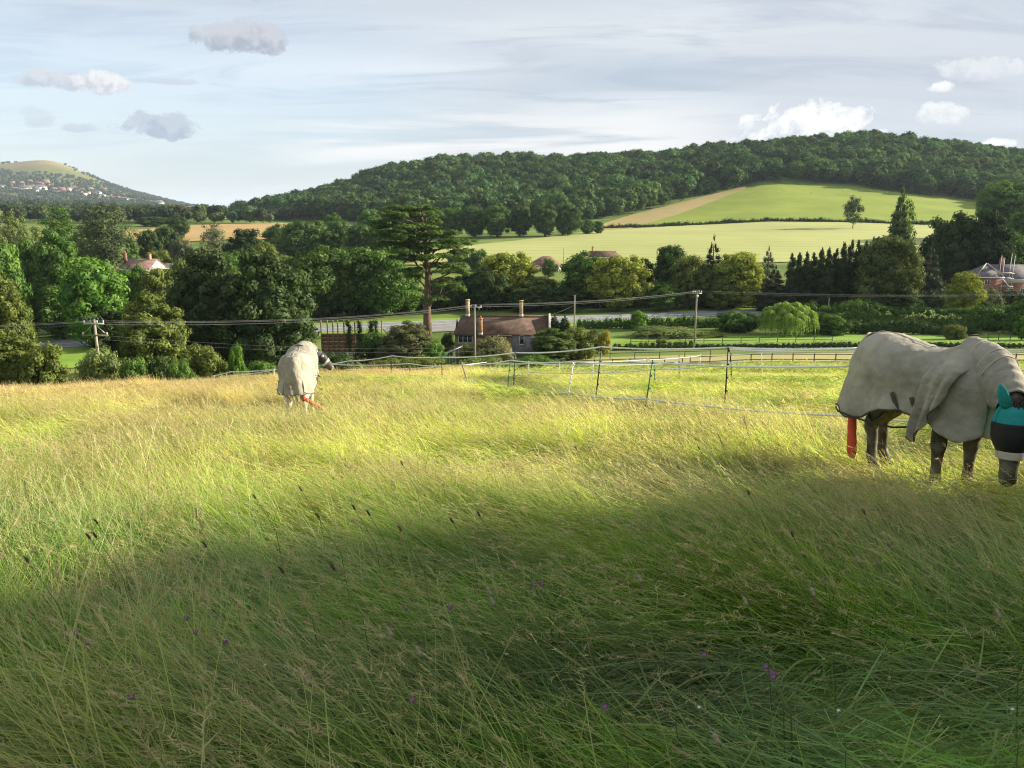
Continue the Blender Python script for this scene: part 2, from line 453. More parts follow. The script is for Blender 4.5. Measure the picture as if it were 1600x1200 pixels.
def scatter(name, pts, rot, scl, idx, tint, protos):
    """one object whose points carry instances of the prototype meshes"""
    me = mesh_np(name, pts, [np.zeros((0, 3), int)] if False else [], None) if False else bpy.data.meshes.new(name)
    n = len(pts)
    me.vertices.add(n); me.vertices.foreach_set('co', np.asarray(pts, np.float32).ravel())
    for k, a in (('rot', rot), ('scl', scl), ('tint', tint)):
        at = me.attributes.new(k, 'FLOAT_VECTOR', 'POINT'); at.data.foreach_set('vector', np.asarray(a, np.float32).ravel())
    at = me.attributes.new('idx', 'INT', 'POINT'); at.data.foreach_set('value', np.asarray(idx, np.int32))
    o = obj(name, me)
    colx = bpy.data.collections.new(name + '_sources')
    for p in protos: colx.objects.link(p)
    g = bpy.data.node_groups.new(name, 'GeometryNodeTree')
    g.interface.new_socket('Geometry', in_out='INPUT', socket_type='NodeSocketGeometry')
    g.interface.new_socket('Geometry', in_out='OUTPUT', socket_type='NodeSocketGeometry')
    gi = g.nodes.new('NodeGroupInput'); go = g.nodes.new('NodeGroupOutput')
    ci = g.nodes.new('GeometryNodeCollectionInfo'); ci.inputs[0].default_value = colx
    ci.inputs['Separate Children'].default_value = True; ci.inputs['Reset Children'].default_value = True
    iop = g.nodes.new('GeometryNodeInstanceOnPoints'); iop.inputs['Pick Instance'].default_value = True
    def na(nm, ty):
        q = g.nodes.new('GeometryNodeInputNamedAttribute'); q.data_type = ty; q.inputs[0].default_value = nm
        return [s for s in q.outputs if s.enabled and s.name == 'Attribute'][0]
    e = g.nodes.new('FunctionNodeEulerToRotation')
    g.links.new(na('rot', 'FLOAT_VECTOR'), e.inputs[0]); g.links.new(e.outputs[0], iop.inputs['Rotation'])
    g.links.new(na('scl', 'FLOAT_VECTOR'), iop.inputs['Scale']); g.links.new(na('idx', 'INT'), iop.inputs['Instance Index'])
    g.links.new(gi.outputs[0], iop.inputs['Points']); g.links.new(ci.outputs[0], iop.inputs['Instance'])
    g.links.new(iop.outputs[0], go.inputs[0])
    md = o.modifiers.new('instances', 'NODES'); md.node_group = g
    return o
# ------------------------------------------------------------------ ground sheet
def ground_mat():
    m = bpy.data.materials.new('ground'); m.use_nodes = True
    t = m.node_tree; b = t.nodes['Principled BSDF']; n = t.nodes.new; l = t.links.new
    b.inputs['Roughness'].default_value = 0.95; b.inputs['Specular IOR Level'].default_value = 0.1
    ge = n('ShaderNodeNewGeometry')
    def nz(s, d=6, r=0.6):
        q = n('ShaderNodeTexNoise'); q.inputs['Scale'].default_value = s; q.inputs['Detail'].default_value = d; q.inputs['Roughness'].default_value = r
        l(ge.outputs['Position'], q.inputs['Vector']); return q.outputs[0]
    def rp(v, pts):
        q = n('ShaderNodeValToRGB'); cr = q.color_ramp
        cr.elements[0].position, cr.elements[0].color = pts[0][0], (*pts[0][1], 1)
        cr.elements[1].position, cr.elements[1].color = pts[-1][0], (*pts[-1][1], 1)
        for p, c in pts[1:-1]:
            e = cr.elements.new(p); e.color = (*c, 1)
        l(v, q.inputs[0]); return q.outputs[0]
    a = rp(nz(0.05, 8), [(0.35, (0.075, 0.12, 0.022)), (0.5, (0.13, 0.19, 0.04)), (0.66, (0.20, 0.22, 0.06))])
    l(a, b.inputs['Base Color'])
    bp = n('ShaderNodeBump'); bp.inputs['Strength'].default_value = 0.5; bp.inputs['Distance'].default_value = 0.3
    l(nz(2.0, 8, 0.7), bp.inputs['Height']); l(bp.outputs[0], b.inputs['Normal'])
    return m
M_GROUND = ground_mat()
M_HILL = mat('hill_grass', (0.10, 0.13, 0.035), 0.95, col2=(0.16, 0.15, 0.05), vscale=0.004, spec=0.1, vdetail=9)
def tweak_hill(m):
    """bracken and bare grass high up, pasture lower"""
    t = m.node_tree; b = t.nodes['Principled BSDF']
    ge = t.nodes.new('ShaderNodeNewGeometry'); sp = t.nodes.new('ShaderNodeSeparateXYZ'); t.links.new(ge.outputs['Position'], sp.inputs[0])
    nz = t.nodes.new('ShaderNodeTexNoise'); nz.inputs['Scale'].default_value = 0.006; nz.inputs['Detail'].default_value = 6
    t.links.new(ge.outputs['Position'], nz.inputs['Vector'])
    ad = t.nodes.new('ShaderNodeMath'); ad.operation = 'MULTIPLY_ADD'; ad.inputs[1].default_value = 160; t.links.new(nz.outputs[0], ad.inputs[0]); t.links.new(sp.outputs[2], ad.inputs[2])
    mr = t.nodes.new('ShaderNodeMapRange'); mr.inputs['From Min'].default_value = 250; mr.inputs['From Max'].default_value = 340
    t.links.new(ad.outputs[0], mr.inputs['Value'])
    mx = t.nodes.new('ShaderNodeMix'); mx.data_type = 'RGBA'
    src = b.inputs['Base Color'].links[0].from_socket
    t.links.new(mr.outputs[0], mx.inputs[0]); t.links.new(src, mx.inputs[6]); mx.inputs[7].default_value = (0.27, 0.19, 0.09, 1)
    t.links.new(mx.outputs[2], b.inputs['Base Color'])
tweak_hill(M_HILL)
def grid_faces(nr, nc):
    i = np.arange((nr - 1) * (nc - 1)); r = i // (nc - 1); c = i % (nc - 1)
    a = r * nc + c
    return np.stack([a, a + 1, a + nc + 1, a + nc], 1)
us = np.concatenate([np.linspace(-4, -0.9, 14), np.linspace(-0.85, 0.85, 190), np.linspace(0.9, 4, 14)])
def sheet(name, ys, m):
    U, Y = np.meshgrid(us, ys)
    X = U * np.maximum(Y, 20.0)
    Z = H(X, Y)
    V = np.stack([X, Y, Z], -1).reshape(-1, 3)
    o = obj(name, mesh_np(name, V, grid_faces(len(ys), len(us)), m, True))
    return tag(o, kind='structure')
ysn = np.concatenate([np.linspace(-60, -4, 12), np.linspace(-2, 30, 90), np.linspace(31, 170, 110), np.exp(np.linspace(math.log(172), math.log(2200), 110))])
sheet('ground', ysn, M_GROUND)
sheet('hill', np.exp(np.linspace(math.log(2200), math.log(24000), 90)), M_HILL)

# ------------------------------------------------------------------ fields, lawn, road (draped sheets)
def band(name, near, far, m, off=0.05, npx=60, ns=10, yr=(250, 900), kind='structure'):
    """near / far: lists of (px, row); both are turned into ground distances"""
    xs = np.linspace(max(near[0][0], far[0][0]), min(near[-1][0], far[-1][0]), npx)
    V = []
    for px in xs:
        rn = np.interp(px, [a for a, b in near], [b for a, b in near]); rf = np.interp(px, [a for a, b in far], [b for a, b in far])
        y0 = yrow(px, rn, *yr); y1 = max(yrow(px, rf, *yr), y0 + 0.3)
        for s in np.linspace(0, 1, ns):
            y = y0 + (y1 - y0) * s
            x, y, z = G(px, y); V.append((x, y, z + off))
    o = obj(name, mesh_np(name, V, grid_faces(npx, ns), m, True))
    return tag(o, kind=kind)
def field_mat(name, c1, c2, scale=0.02, lines=None):
    m = mat(name, c1, 0.95, col2=c2, vscale=scale, spec=0.1, vdetail=9)
    if lines:
        t = m.node_tree; b = t.nodes['Principled BSDF']
        src = b.inputs['Base Color'].links[0].from_socket
        ge = t.nodes.new('ShaderNodeNewGeometry'); mp_ = t.nodes.new('ShaderNodeMapping'); mp_.inputs['Rotation'].default_value = (0, 0, lines[1])
        t.links.new(ge.outputs['Position'], mp_.inputs[0])
        w = t.nodes.new('ShaderNodeTexWave'); w.bands_direction = 'Y'; w.inputs['Scale'].default_value = lines[0]; w.inputs['Distortion'].default_value = 4.0
        w.inputs['Detail'].default_value = 2; w.inputs['Detail Scale'].default_value = 0.3
        t.links.new(mp_.outputs[0], w.inputs['Vector'])
        cr = t.nodes.new('ShaderNodeValToRGB'); cr.color_ramp.elements[0].position = 0.0; cr.color_ramp.elements[1].position = 0.35
        cr.color_ramp.elements[0].color = (lines[2],) * 3 + (1,); cr.color_ramp.elements[1].color = (1, 1, 1, 1)
        t.links.new(w.outputs[0], cr.inputs[0])
        mx = t.nodes.new('ShaderNodeMix'); mx.data_type = 'RGBA'; mx.blend_type = 'MULTIPLY'; mx.inputs[0].default_value = 1
        t.links.new(src, mx.inputs[6]); t.links.new(cr.outputs[0], mx.inputs[7]); t.links.new(mx.outputs[2], b.inputs['Base Color'])
    return m
M_BARLEY = field_mat('barley', (0.31, 0.33, 0.115), (0.40, 0.41, 0.155), 0.010, (0.022, 0.10, 0.89))
M_PASTURE = field_mat('pasture', (0.18, 0.235, 0.035), (0.24, 0.285, 0.05), 0.03)
M_STUBBLE = field_mat('stubble', (0.38, 0.29, 0.13), (0.30, 0.25, 0.10), 0.025)
M_TAN = field_mat('tan_crop', (0.42, 0.28, 0.12), (0.34, 0.25, 0.10), 0.02)
M_LAWN = field_mat('lawn', (0.15, 0.25, 0.035), (0.21, 0.32, 0.05), 0.15)
M_STRAW = field_mat('dry_grass', (0.40, 0.32, 0.14), (0.30, 0.30, 0.10), 0.25)
band('barley_field', [(560, 416), (760, 414), (1000, 414), (1200, 412), (1460, 400)],
     [(560, 412), (620, 403), (740, 384), (850, 372), (940, 360), (1200, 347), (1380, 349), (1460, 353)], M_BARLEY, 0.35, 90, 26, (250, 620))
band('pasture_field', [(985, 357), (1100, 352), (1200, 346), (1380, 348), (1530, 350)],
     [(985, 354), (1060, 334), (1140, 302), (1200, 288), (1340, 294), (1530, 318)], M_PASTURE, 0.40, 80, 20, (480, 900))
band('stubble_field', [(925, 362), (985, 358), (1060, 336), (1165, 296)],
     [(925, 356), (985, 337), (1060, 318), (1165, 292)], M_STUBBLE, 0.45, 40, 10, (480, 900))
band('tan_field', [(195, 378), (300, 378), (450, 374)], [(195, 362), (280, 354), (360, 350), (450, 349)], M_TAN, 0.35, 30, 10, (300, 700))
band('green_field', [(240, 341), (300, 343), (380, 344)], [(240, 330), (300, 332), (380, 338)], M_PASTURE, 1.2, 20, 8, (900, 2100))
band('yellow_field', [(225, 350), (278, 348)], [(225, 343), (278, 336)], M_STRAW, 1.0, 12, 6, (640, 1500))
band('meadow_strip', [(900, 566), (1080, 567), (1350, 566), (1640, 562)], [(900, 560), (1060, 556), (1340, 550), (1640, 546)], M_STRAW, 0.06, 40, 6, (80, 150))
band('lawn', [(860, 545), (1100, 541), (1240, 540), (1640, 541)], [(860, 533), (1100, 527), (1240, 524), (1640, 523)], M_LAWN, 0.10, 50, 8, (95, 165))
band('lane_verge', [(70, 576), (185, 576)], [(70, 548), (185, 544)], M_LAWN, 0.12, 14, 6, (95, 150))

# road as a ribbon in the valley
ROADC = [(-190, 118), (-110, 133), (-80, 140), (-32, 162), (14, 174), (50, 184), (90, 192), (150, 200)]
def poly_at(pts, n):
    P_ = np.array(pts, float); d = np.concatenate([[0], np.cumsum(np.linalg.norm(np.diff(P_, axis=0), axis=1))])
    s = np.linspace(0, d[-1], n)
    q = np.stack([np.interp(s, d, P_[:, 0]), np.interp(s, d, P_[:, 1])], 1)
    for _ in range(6):
        q[1:-1] = (q[:-2] + 2 * q[1:-1] + q[2:]) / 4
    return q
RC = poly_at(ROADC, 90)
def ribbon(name, C_, o0, o1, m, off, kind='structure', parent=None, seg=None):
    T = np.gradient(C_, axis=0); T /= np.linalg.norm(T, axis=1)[:, None]; Nn = np.stack([-T[:, 1], T[:, 0]], 1)
    V = []; zc = H(C_[:, 0], C_[:, 1])
    for k in range(len(C_)):
        for o_ in np.linspace(o0, o1, 4):
            p = C_[k] + Nn[k] * o_; V.append((p[0], p[1], zc[k] + off))
    Fc = grid_faces(len(C_), 4)
    if seg is not None: Fc = Fc[np.isin((Fc[:, 0] // 4), seg)]
    o = obj(name, mesh_np(name, V, Fc, m, True), parent)
    if kind: tag(o, kind=kind)
    return o
M_ASPHALT = mat('asphalt', (0.23, 0.23, 0.235), 0.9, var=0.2, vscale=0.6, bump=0.2, bscale=30)
M_LAYBY = mat('old_asphalt', (0.24, 0.23, 0.21), 0.9, var=0.2, vscale=0.5)
M_PAINT = mat('road_paint', (0.75, 0.75, 0.72), 0.7, var=0.1, vscale=2)
ribbon('road_verge', RC, -11, 8.5, M_LAWN, 0.10)
ribbon('road', RC, -4.6, 4.6, M_ASPHALT, 0.16)
ribbon('road_line', RC, -0.09, 0.09, M_PAINT, 0.17)
ribbon('road_line', RC, -4.3, -4.15, M_PAINT, 0.17)
ribbon('road_line', RC, 4.15, 4.3, M_PAINT, 0.17)
k0 = int(np.argmin(np.abs(RC[:, 0] + 27))); k1 = int(np.argmin(np.abs(RC[:, 0] + 3)))
ribbon('layby', RC[k0:k1], -11.5, -4.6, M_LAYBY, 0.165)
# ------------------------------------------------------------------ foliage prototypes
def _ico(sub):
    bm = bmesh.new(); bmesh.ops.create_icosphere(bm, subdivisions=sub, radius=1)
    V = np.array([v.co[:] for v in bm.verts]); Fc = np.array([[v.index for v in f.verts] for f in bm.faces]); bm.free()
    return V, Fc
ICO1 = _ico(1); ICO2 = _ico(2)
def rdirs(rng, n):
    v = rng.normal(size=(n, 3)); return v / np.linalg.norm(v, axis=1)[:, None]
def leaf_quads(rng, Pn, Nn, size, aspect=0.6, stretch_dir=None):
    n = len(Pn)
    a = rdirs(rng, n) if stretch_dir is None else stretch_dir + 0.25 * rdirs(rng, n)
    t = a - (a * Nn).sum(1)[:, None] * Nn; t /= np.maximum(np.linalg.norm(t, axis=1), 1e-6)[:, None]
    b = np.cross(Nn, t)
    s = np.asarray(size); s = s[:, None] if s.ndim else s
    s = s * rng.uniform(0.6, 1.35, (n, 1))
    w = aspect * s
    fold = Nn * s * 0.18
    V = np.stack([Pn - t * s, Pn - b * w + fold, Pn + t * s, Pn + b * w + fold], 1).reshape(-1, 3)
    Fc = np.arange(n * 4).reshape(-1, 4)
    return V, Fc
def crown_mesh(name, rng, cen, rad, per, size, m=None, up=0.25, jitter=0.48, core=0.74, aspect=0.6, droop=None, core_sub=ICO1):
    """cen (n,3), rad (n,3): leaf clumps, each with leaves over its shell and a small rough core"""
    cen = np.asarray(cen, float); rad = np.asarray(rad, float); n = len(cen)
    per = np.maximum((per * (rad.mean(1) / rad.mean()) ** 2).astype(int), 6)
    bi = np.repeat(np.arange(n), per); k = len(bi)
    d = rdirs(rng, k); d[:, 2] += up; d /= np.linalg.norm(d, axis=1)[:, None]
    rr = rng.uniform(0.78, 1.12, (k, 1)) * (1 + 0.10 * np.sin(d[:, :1] * 7 + bi[:, None]) + 0.10 * np.sin(d[:, 1:2] * 9 + bi[:, None] * 2))
    Pn = cen[bi] + d * rad[bi] * rr
    nn = d / rad[bi]; nn /= np.linalg.norm(nn, axis=1)[:, None]
    nn = nn + jitter * rdirs(rng, k); nn /= np.linalg.norm(nn, axis=1)[:, None]
    sd = None
    if droop is not None: sd = np.tile(np.array([0, 0, -1.0]), (k, 1)) + droop * np.column_stack([d[:, 0], d[:, 1], np.zeros(k)])
    V, Fq = leaf_quads(rng, Pn, nn, size, aspect, sd)
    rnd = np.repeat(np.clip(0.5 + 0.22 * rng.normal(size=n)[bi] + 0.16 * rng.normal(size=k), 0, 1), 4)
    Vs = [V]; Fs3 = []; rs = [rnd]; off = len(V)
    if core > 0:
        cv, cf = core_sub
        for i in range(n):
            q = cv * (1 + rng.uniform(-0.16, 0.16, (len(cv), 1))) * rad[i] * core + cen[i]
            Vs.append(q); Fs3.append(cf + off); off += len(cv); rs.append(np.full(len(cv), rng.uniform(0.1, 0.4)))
    fl = [Fq] + ([np.concatenate(Fs3)] if Fs3 else [])
    return mesh_np(name, np.concatenate(Vs), fl, m or M_LEAF, False, {'rnd': np.concatenate(rs)})
def wood_mesh(name, limbs, m, n=7):
    mb = MB()
    for pts, r in limbs: mb.tube(pts, r, n)
    return mb.mesh(name, m, True)
def limb(rng, a, b, r0, r1, wob=0.06, k=5):
    a = np.array(a, float); b = np.array(b, float); Lh = np.linalg.norm(b - a)
    pts = [a + (b - a) * s + (rng.normal(size=3) * wob * Lh * math.sin(PI * s)) + np.array([0, 0, 0.08 * Lh * math.sin(PI * s)]) for s in np.linspace(0, 1, k)]
    return ([tuple(p) for p in pts], [r0 + (r1 - r0) * s for s in np.linspace(0, 1, k)])
def broad(seed, nb=64, per=170, size=0.30, hgt=16.0, wid=13.0, low=0.02, shape=1.0, br=0.18, gaps=0.0, core=0.72, top=1.0):
    """broadleaf: clumps over a dome from low*h to h; returns crown and wood meshes (at full size)"""
    rng = np.random.default_rng(seed)
    cz = hgt * (low + 1) / 2; rz = hgt * (1 - low) / 2; rx = wid / 2
    cen = []; rad = []
    g = PI * (3 - math.sqrt(5))
    for i in range(nb):
        z = 1 - 2 * (i + 0.5) / nb
        q = math.sqrt(1 - z * z); th = g * i + rng.uniform(-0.25, 0.25)
        d = np.array([q * math.cos(th), q * math.sin(th), z])
        s = rng.uniform(0.60, 0.93)
        lobe = 1 + 0.16 * math.sin(2 * th + seed) + 0.10 * math.sin(3 * th + seed * 2.1)
        taper = 1.0 if z < 0 else (1 - (1 - top) * z)
        r = rx * br * 1.5 * rng.uniform(0.7, 1.25)
        if rng.random() < gaps: continue
        cen.append([d[0] * rx * s * lobe * taper, d[1] * rx * s * lobe * taper, cz + d[2] * rz * s ** shape])
        rad.append([r, r, r * 0.78])
    for i in range(nb // 5):
        d = rdirs(rng, 1)[0] * 0.38
        cen.append([d[0] * rx, d[1] * rx, cz + d[2] * rz]); rad.append([rx * 0.38] * 2 + [rx * 0.34])
    cen = np.array(cen); rad = np.array(rad)
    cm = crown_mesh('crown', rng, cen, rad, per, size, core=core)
    limbs = [([(0, 0, -0.6), (0.1, 0.05, hgt * 0.12), (0, 0.1, hgt * 0.3), (0.1, 0, hgt * 0.62)], [hgt * 0.034, hgt * 0.026, hgt * 0.021, hgt * 0.008])]
    for i in rng.choice(len(cen), min(14, len(cen)), replace=False):
        zb = hgt * rng.uniform(0.15, 0.42)
        limbs.append(limb(rng, (0, 0, zb), cen[i], hgt * 0.012, hgt * 0.003))
    return cm, wood_mesh('trunk', limbs, M_BARK), hgt, wid
def conifer(seed, hgt=16.0, wid=7.0, tiers=11, size=0.20, per=170, low=0.03, powr=1.0, droopy=False):
    rng = np.random.default_rng(seed); cen = []; rad = []
    for k in range(tiers):
        f = k / (tiers - 1); z = hgt * (low + (0.97 - low) * f)
        R_ = wid / 2 * (1 - f ** powr) * rng.uniform(0.85, 1.1) + 0.12
        nn = max(1, int(round(7 * (1 - f) + 1)))
        for i in range(nn):
            th = 2 * PI * i / nn + rng.uniform(-0.4, 0.4); s = rng.uniform(0.5, 0.75) if nn > 1 else 0
            r = max(R_ * 0.52, 0.28)
            cen.append([R_ * s * math.cos(th), R_ * s * math.sin(th), z + rng.uniform(-0.3, 0.3)]); rad.append([r, r, max(r * 0.75, hgt / tiers * 0.62)])
    cm = crown_mesh('crown', rng, cen, rad, per, size, up=0.1, aspect=0.42, droop=0.9 if droopy else None)
    return cm, wood_mesh('trunk', [([(0, 0, -0.5), (0, 0, hgt * 0.5), (0, 0, hgt * 0.9)], [hgt * 0.02, hgt * 0.014, hgt * 0.004])], M_BARK), hgt, wid
def leyland(seed, hgt=14.0, wid=3.2):
    rng = np.random.default_rng(seed); cen = []; rad = []
    for k in range(26):
        f = (k + 0.5) / 26; z = hgt * f
        R_ = wid / 2 * min(1.0, 1.25 * (1 - f) ** 0.6 + 0.10)
        for i in range(2):
            th = rng.uniform(0, 2 * PI); s = R_ * 0.4
            cen.append([s * math.cos(th), s * math.sin(th), z]); rad.append([R_ * 0.62, R_ * 0.62, 0.85 * (1.4 - 0.6 * f)])
    cm = crown_mesh('crown', rng, cen, rad, 95, 0.17, up=0.2, aspect=0.38, droop=0.5)
    return cm, wood_mesh('trunk', [([(0, 0, -0.4), (0, 0, hgt * 0.9)], [0.2, 0.03])], M_BARK), hgt, wid
def willow(seed=5, hgt=7.4, wid=11.5):
    rng = np.random.default_rng(seed); cen = []; rad = []
    for i in range(30):
        z = 1 - 1.15 * (i + 0.5) / 30; q = math.sqrt(max(0, 1 - z * z)); th = 2.4 * i
        s = rng.uniform(0.6, 0.8); cen.append([q * math.cos(th) * wid / 2 * s, q * math.sin(th) * wid / 2 * s, hgt * (0.42 + 0.5 * z * s)]); rad.append([1.0, 1.0, 0.9])
    cen = np.array(cen); rad = np.array(rad)
    # hanging strands
    nst = 1500
    bi = rng.integers(0, 30, nst); d = rdirs(rng, nst); d[:, 2] = np.abs(d[:, 2]) * 0.5
    p0 = cen[bi] + d * rad[bi]; outw = p0 * np.array([1, 1, 0]); outw /= np.maximum(np.linalg.norm(outw, axis=1), 0.1)[:, None]
    Ps = []; Ss = []
    ln = rng.uniform(1.2, 3.4, nst)
    ln = np.minimum(ln, p0[:, 2] - 0.3)
    for s in np.linspace(0, 1, 13):
        Ps.append(p0 + outw * (0.5 * math.sin(s * 1.6)) + np.array([0, 0, -1.0]) * (ln * s ** 1.3)[:, None] + rng.normal(size=(nst, 3)) * 0.05)
    Pn = np.concatenate(Ps); Nn = np.tile(outw, (13, 1)) + 0.7 * rdirs(rng, len(Pn)); Nn /= np.linalg.norm(Nn, axis=1)[:, None]
    V, Fq = leaf_quads(rng, Pn, Nn, 0.17, 0.30, np.tile([0, 0, -1.0], (len(Pn), 1)))
    rnd = np.repeat(np.tile(np.clip(0.5 + 0.22 * rng.normal(size=nst), 0, 1), 13), 4)
    Vs = [V]; rs = [rnd]; off = len(V); f3 = []
    for i in range(30):
        Vs.append(ICO1[0] * rad[i] * 0.8 + cen[i]); f3.append(ICO1[1] + off); off += len(ICO1[0]); rs.append(np.full(len(ICO1[0]), 0.25))
    cm = mesh_np('crown', np.concatenate(Vs), [Fq, np.concatenate(f3)], M_LEAF, False, {'rnd': np.concatenate(rs)})
    limbs = [([(0, 0, -0.4), (0.1, 0, 1.2), (0, 0, 2.6)], [0.35, 0.28, 0.2])] + [limb(rng, (0, 0, 1.6), cen[i], 0.14, 0.03) for i in range(0, 24, 2)]
    return cm, wood_mesh('trunk', limbs, M_BARK), hgt, wid
def bush(seed, hgt=3.0, wid=4.0, nb=26, per=230, size=0.10, core=0.7, br=0.22):
    return broad(seed, nb, per, size, hgt, wid, -0.10, 1.0, br, 0.0, core)
def airy(seed, hgt=20.0, wid=10.0, pale=True, gaps=0.0, nb=60, per=110, size=0.22, br=0.14):
    cm, wm, h, w = broad(seed, nb, per, size, hgt, wid, 0.08, 1.0, br, gaps, 0.42, 0.75)
    rng = np.random.default_rng(seed)
    limbs = [([(0, 0, -0.5), (0.2, 0, hgt * 0.3), (0, 0.1, hgt * 0.6), (0.1, 0, hgt * 0.92)], [hgt * 0.02, hgt * 0.016, hgt * 0.011, hgt * 0.003])]
    for i in range(22):
        f = rng.uniform(0.2, 0.85); th = rng.uniform(0, 2 * PI); r = wid * 0.42 * math.sin(PI * min(f, 0.8)) 
        limbs.append(limb(rng, (0, 0, hgt * f * 0.75), (r * math.cos(th), r * math.sin(th), hgt * min(0.95, f + 0.1)), hgt * 0.007, hgt * 0.0015))
    return cm, wood_mesh('trunk', limbs, M_BARKP if pale else M_BARK), h, w

PR = {}
PR['b0'] = broad(1); PR['b1'] = broad(2, wid=12, shape=0.8); PR['b2'] = broad(3, nb=76, wid=14, br=0.165); PR['b3'] = broad(4, nb=54, wid=12, br=0.20, hgt=15)
PR['d0'] = broad(5, nb=84, per=190, size=0.26, hgt=16, wid=13, br=0.145, low=-0.02, top=0.8); PR['d1'] = broad(6, nb=88, per=180, size=0.26, hgt=17, wid=12, br=0.14, low=-0.02, top=0.7)
PR['n0'] = broad(7, nb=110, per=210, size=0.16, hgt=12, wid=9, br=0.13, low=-0.05)      # fine leaves, for nearer trees
PR['n1'] = broad(8, nb=110, per=200, size=0.16, hgt=12, wid=9, br=0.125, low=-0.05, top=0.75)
PR['a0'] = airy(11); PR['a1'] = airy(12, wid=12); PR['a2'] = airy(13, wid=9, pale=False)
PR['s0'] = airy(14, hgt=14, wid=11, gaps=0.35, nb=46, per=60, br=0.12)
PR['s1'] = airy(15, hgt=10, wid=10, gaps=0.3, nb=34, per=90, br=0.16, pale=False)
PR['c0'] = conifer(21, powr=1.7); PR['c1'] = conifer(22, wid=8, tiers=10, powr=1.9, droopy=True); PR['c2'] = conifer(23, wid=5.5, tiers=14, powr=1.5)
PR['l0'] = leyland(31); PR['l1'] = leyland(32, wid=3.6); PR['l2'] = leyland(33, hgt=13, wid=3.0)
PR['w0'] = willow()
PR['u0'] = bush(41); PR['u1'] = bush(42, hgt=3.4, wid=3.6); PR['u2'] = bush(43, hgt=2.4, wid=4.4, per=260, size=0.09)
PR['r0'] = broad(44, nb=70, per=200, size=0.12, hgt=9, wid=7, br=0.14, low=0.03, core=0.66)   # upright rounded garden tree

TINT = {
 'dark': (0.045, 0.080, 0.020), 'vdark': (0.028, 0.050, 0.016), 'mid': (0.076, 0.150, 0.026), 'bright': (0.090, 0.190, 0.025),
 'olive': (0.115, 0.150, 0.030), 'pale': (0.135, 0.180, 0.052), 'yell': (0.190, 0.230, 0.035), 'grey': (0.12, 0.145, 0.065),
 'lime': (0.19, 0.26, 0.035), 'will': (0.19, 0.29, 0.050), 'wood': (0.058, 0.110, 0.025), 'gold': (0.27, 0.25, 0.04)}
rngP = random.Random(77)
def plant(px, top, w, y, proto, tint, name, label, cat='tree', group=None, rz=None, sink=0.0, xy=None, hh=None):
    cm, wm, ph, pw = PR[proto]
    if xy is None:
        x, y, z = G(px, y)
        ztop = row2z(top, y); h = max(ztop - z, 0.8)
        depth = y * math.cos(PITCH) + (EYE - (z + h / 2)) * math.sin(PITCH)
        wid = w / F * depth
    else:
        (x, y) = xy; z = Hs(x, y); h = hh; wid = w
    e = thing(name, label, cat, (x, y, z - sink), rngP.uniform(0, 2 * PI) if rz is None else rz, group)
    sx = wid / pw; sz = h / ph
    for nm, me in (('crown', cm), ('trunk', wm)):
        o = obj(nm, me, e); o.scale = (sx, sx, sz)
        t = TINT[tint] if isinstance(tint, str) else tint
        j = rngP.uniform(0.9, 1.1)
        o.color = (t[0] * j, t[1] * j, t[2] * j, 1)
    return e
T = plant
# left-hand side, near to far
T(25, 420, 95, 84, 'n1', 'olive', 'hawthorn_tree', 'olive green ragged tree at the left edge of the picture above the lane')
T(-45, 350, 120, 84, 'n0', 'mid', 'broadleaf_tree', 'mid green tree cut by the left picture edge, nearest of its row')
T(20, 515, 120, 56, 'n1', 'olive', 'bramble_bush', 'sprawling olive thorn bush filling the left corner below the lane', 'bush')
T(75, 540, 70, 55, 'u1', 'olive', 'thorn_bush', 'low olive bush between the left corner bush and the field gate', 'bush')
T(163, 544, 68, 50, 'u0', 'pale', 'elder_bush', 'round bright elder bush hiding the foot of the left utility pole', 'bush')
T(213, 562, 46, 49, 'u1', 'mid', 'hedge_bush', 'small green bush just right of the elder bush at the pole', 'bush')
T(252, 558, 46, 52, 'u0', 'dark', 'hedge_bush', 'dark low bush under the big olive hawthorn', 'bush')
T(288, 566, 40, 50, 'u2', 'mid', 'hedge_bush', 'low flat bush at the meadow edge under the dark pair of trees', 'bush')
T(326, 541, 58, 58, 'u1', 'olive', 'hazel_bush', 'olive bush in front of the dark pair of trees', 'bush')
T(373, 541, 28, 56, 'u1', 'bright', 'sapling_bush', 'small upright light green sapling beside the dark pair of trees', 'bush')
T(412, 566, 44, 52, 'u2', 'mid', 'hedge_bush', 'low bush behind the white tape left of the far horse', 'bush')
T(245, 456, 118, 92, 'n0', 'olive', 'hawthorn_tree', 'olive brown leaved hawthorn right of the left utility pole')
T(190, 470, 70, 98, 'n1', 'dark', 'broadleaf_tree', 'dark tree behind the left utility pole')
T(335, 392, 128, 106, 'd0', (0.05, 0.078, 0.024), 'oak_tree', 'big dark tree, left one of the dense pair above the far horse')
T(428, 386, 138, 104, 'd1', (0.046, 0.078, 0.022), 'oak_tree', 'big dark tree, right one of the dense pair, standing over the far horse')
T(292, 440, 60, 112, 'd0', 'dark', 'ivy_tree', 'dark narrow tree squeezed left of the dense pair')
T(12, 372, 85, 138, 'b1', 'mid', 'broadleaf_tree', 'mid green tree behind the ragged olive one at the left edge')
T(92, 361, 92, 152, 'b0', 'mid', 'lime_tree', 'tall domed dark green tree left of the pink roofed house')
T(155, 400, 100, 136, 'b3', 'bright', 'sycamore_tree', 'fresh green rounded tree directly below the pink roofed house')
T(100, 440, 70, 146, 'b2', 'mid', 'broadleaf_tree', 'green tree above the visible bit of lane')
T(55, 430, 60, 150, 'b1', 'olive', 'broadleaf_tree', 'olive tree left of the visible bit of lane')
T(222, 412, 44, 150, 'b0', 'bright', 'broadleaf_tree', 'small bright tree right below the pink roofed house')
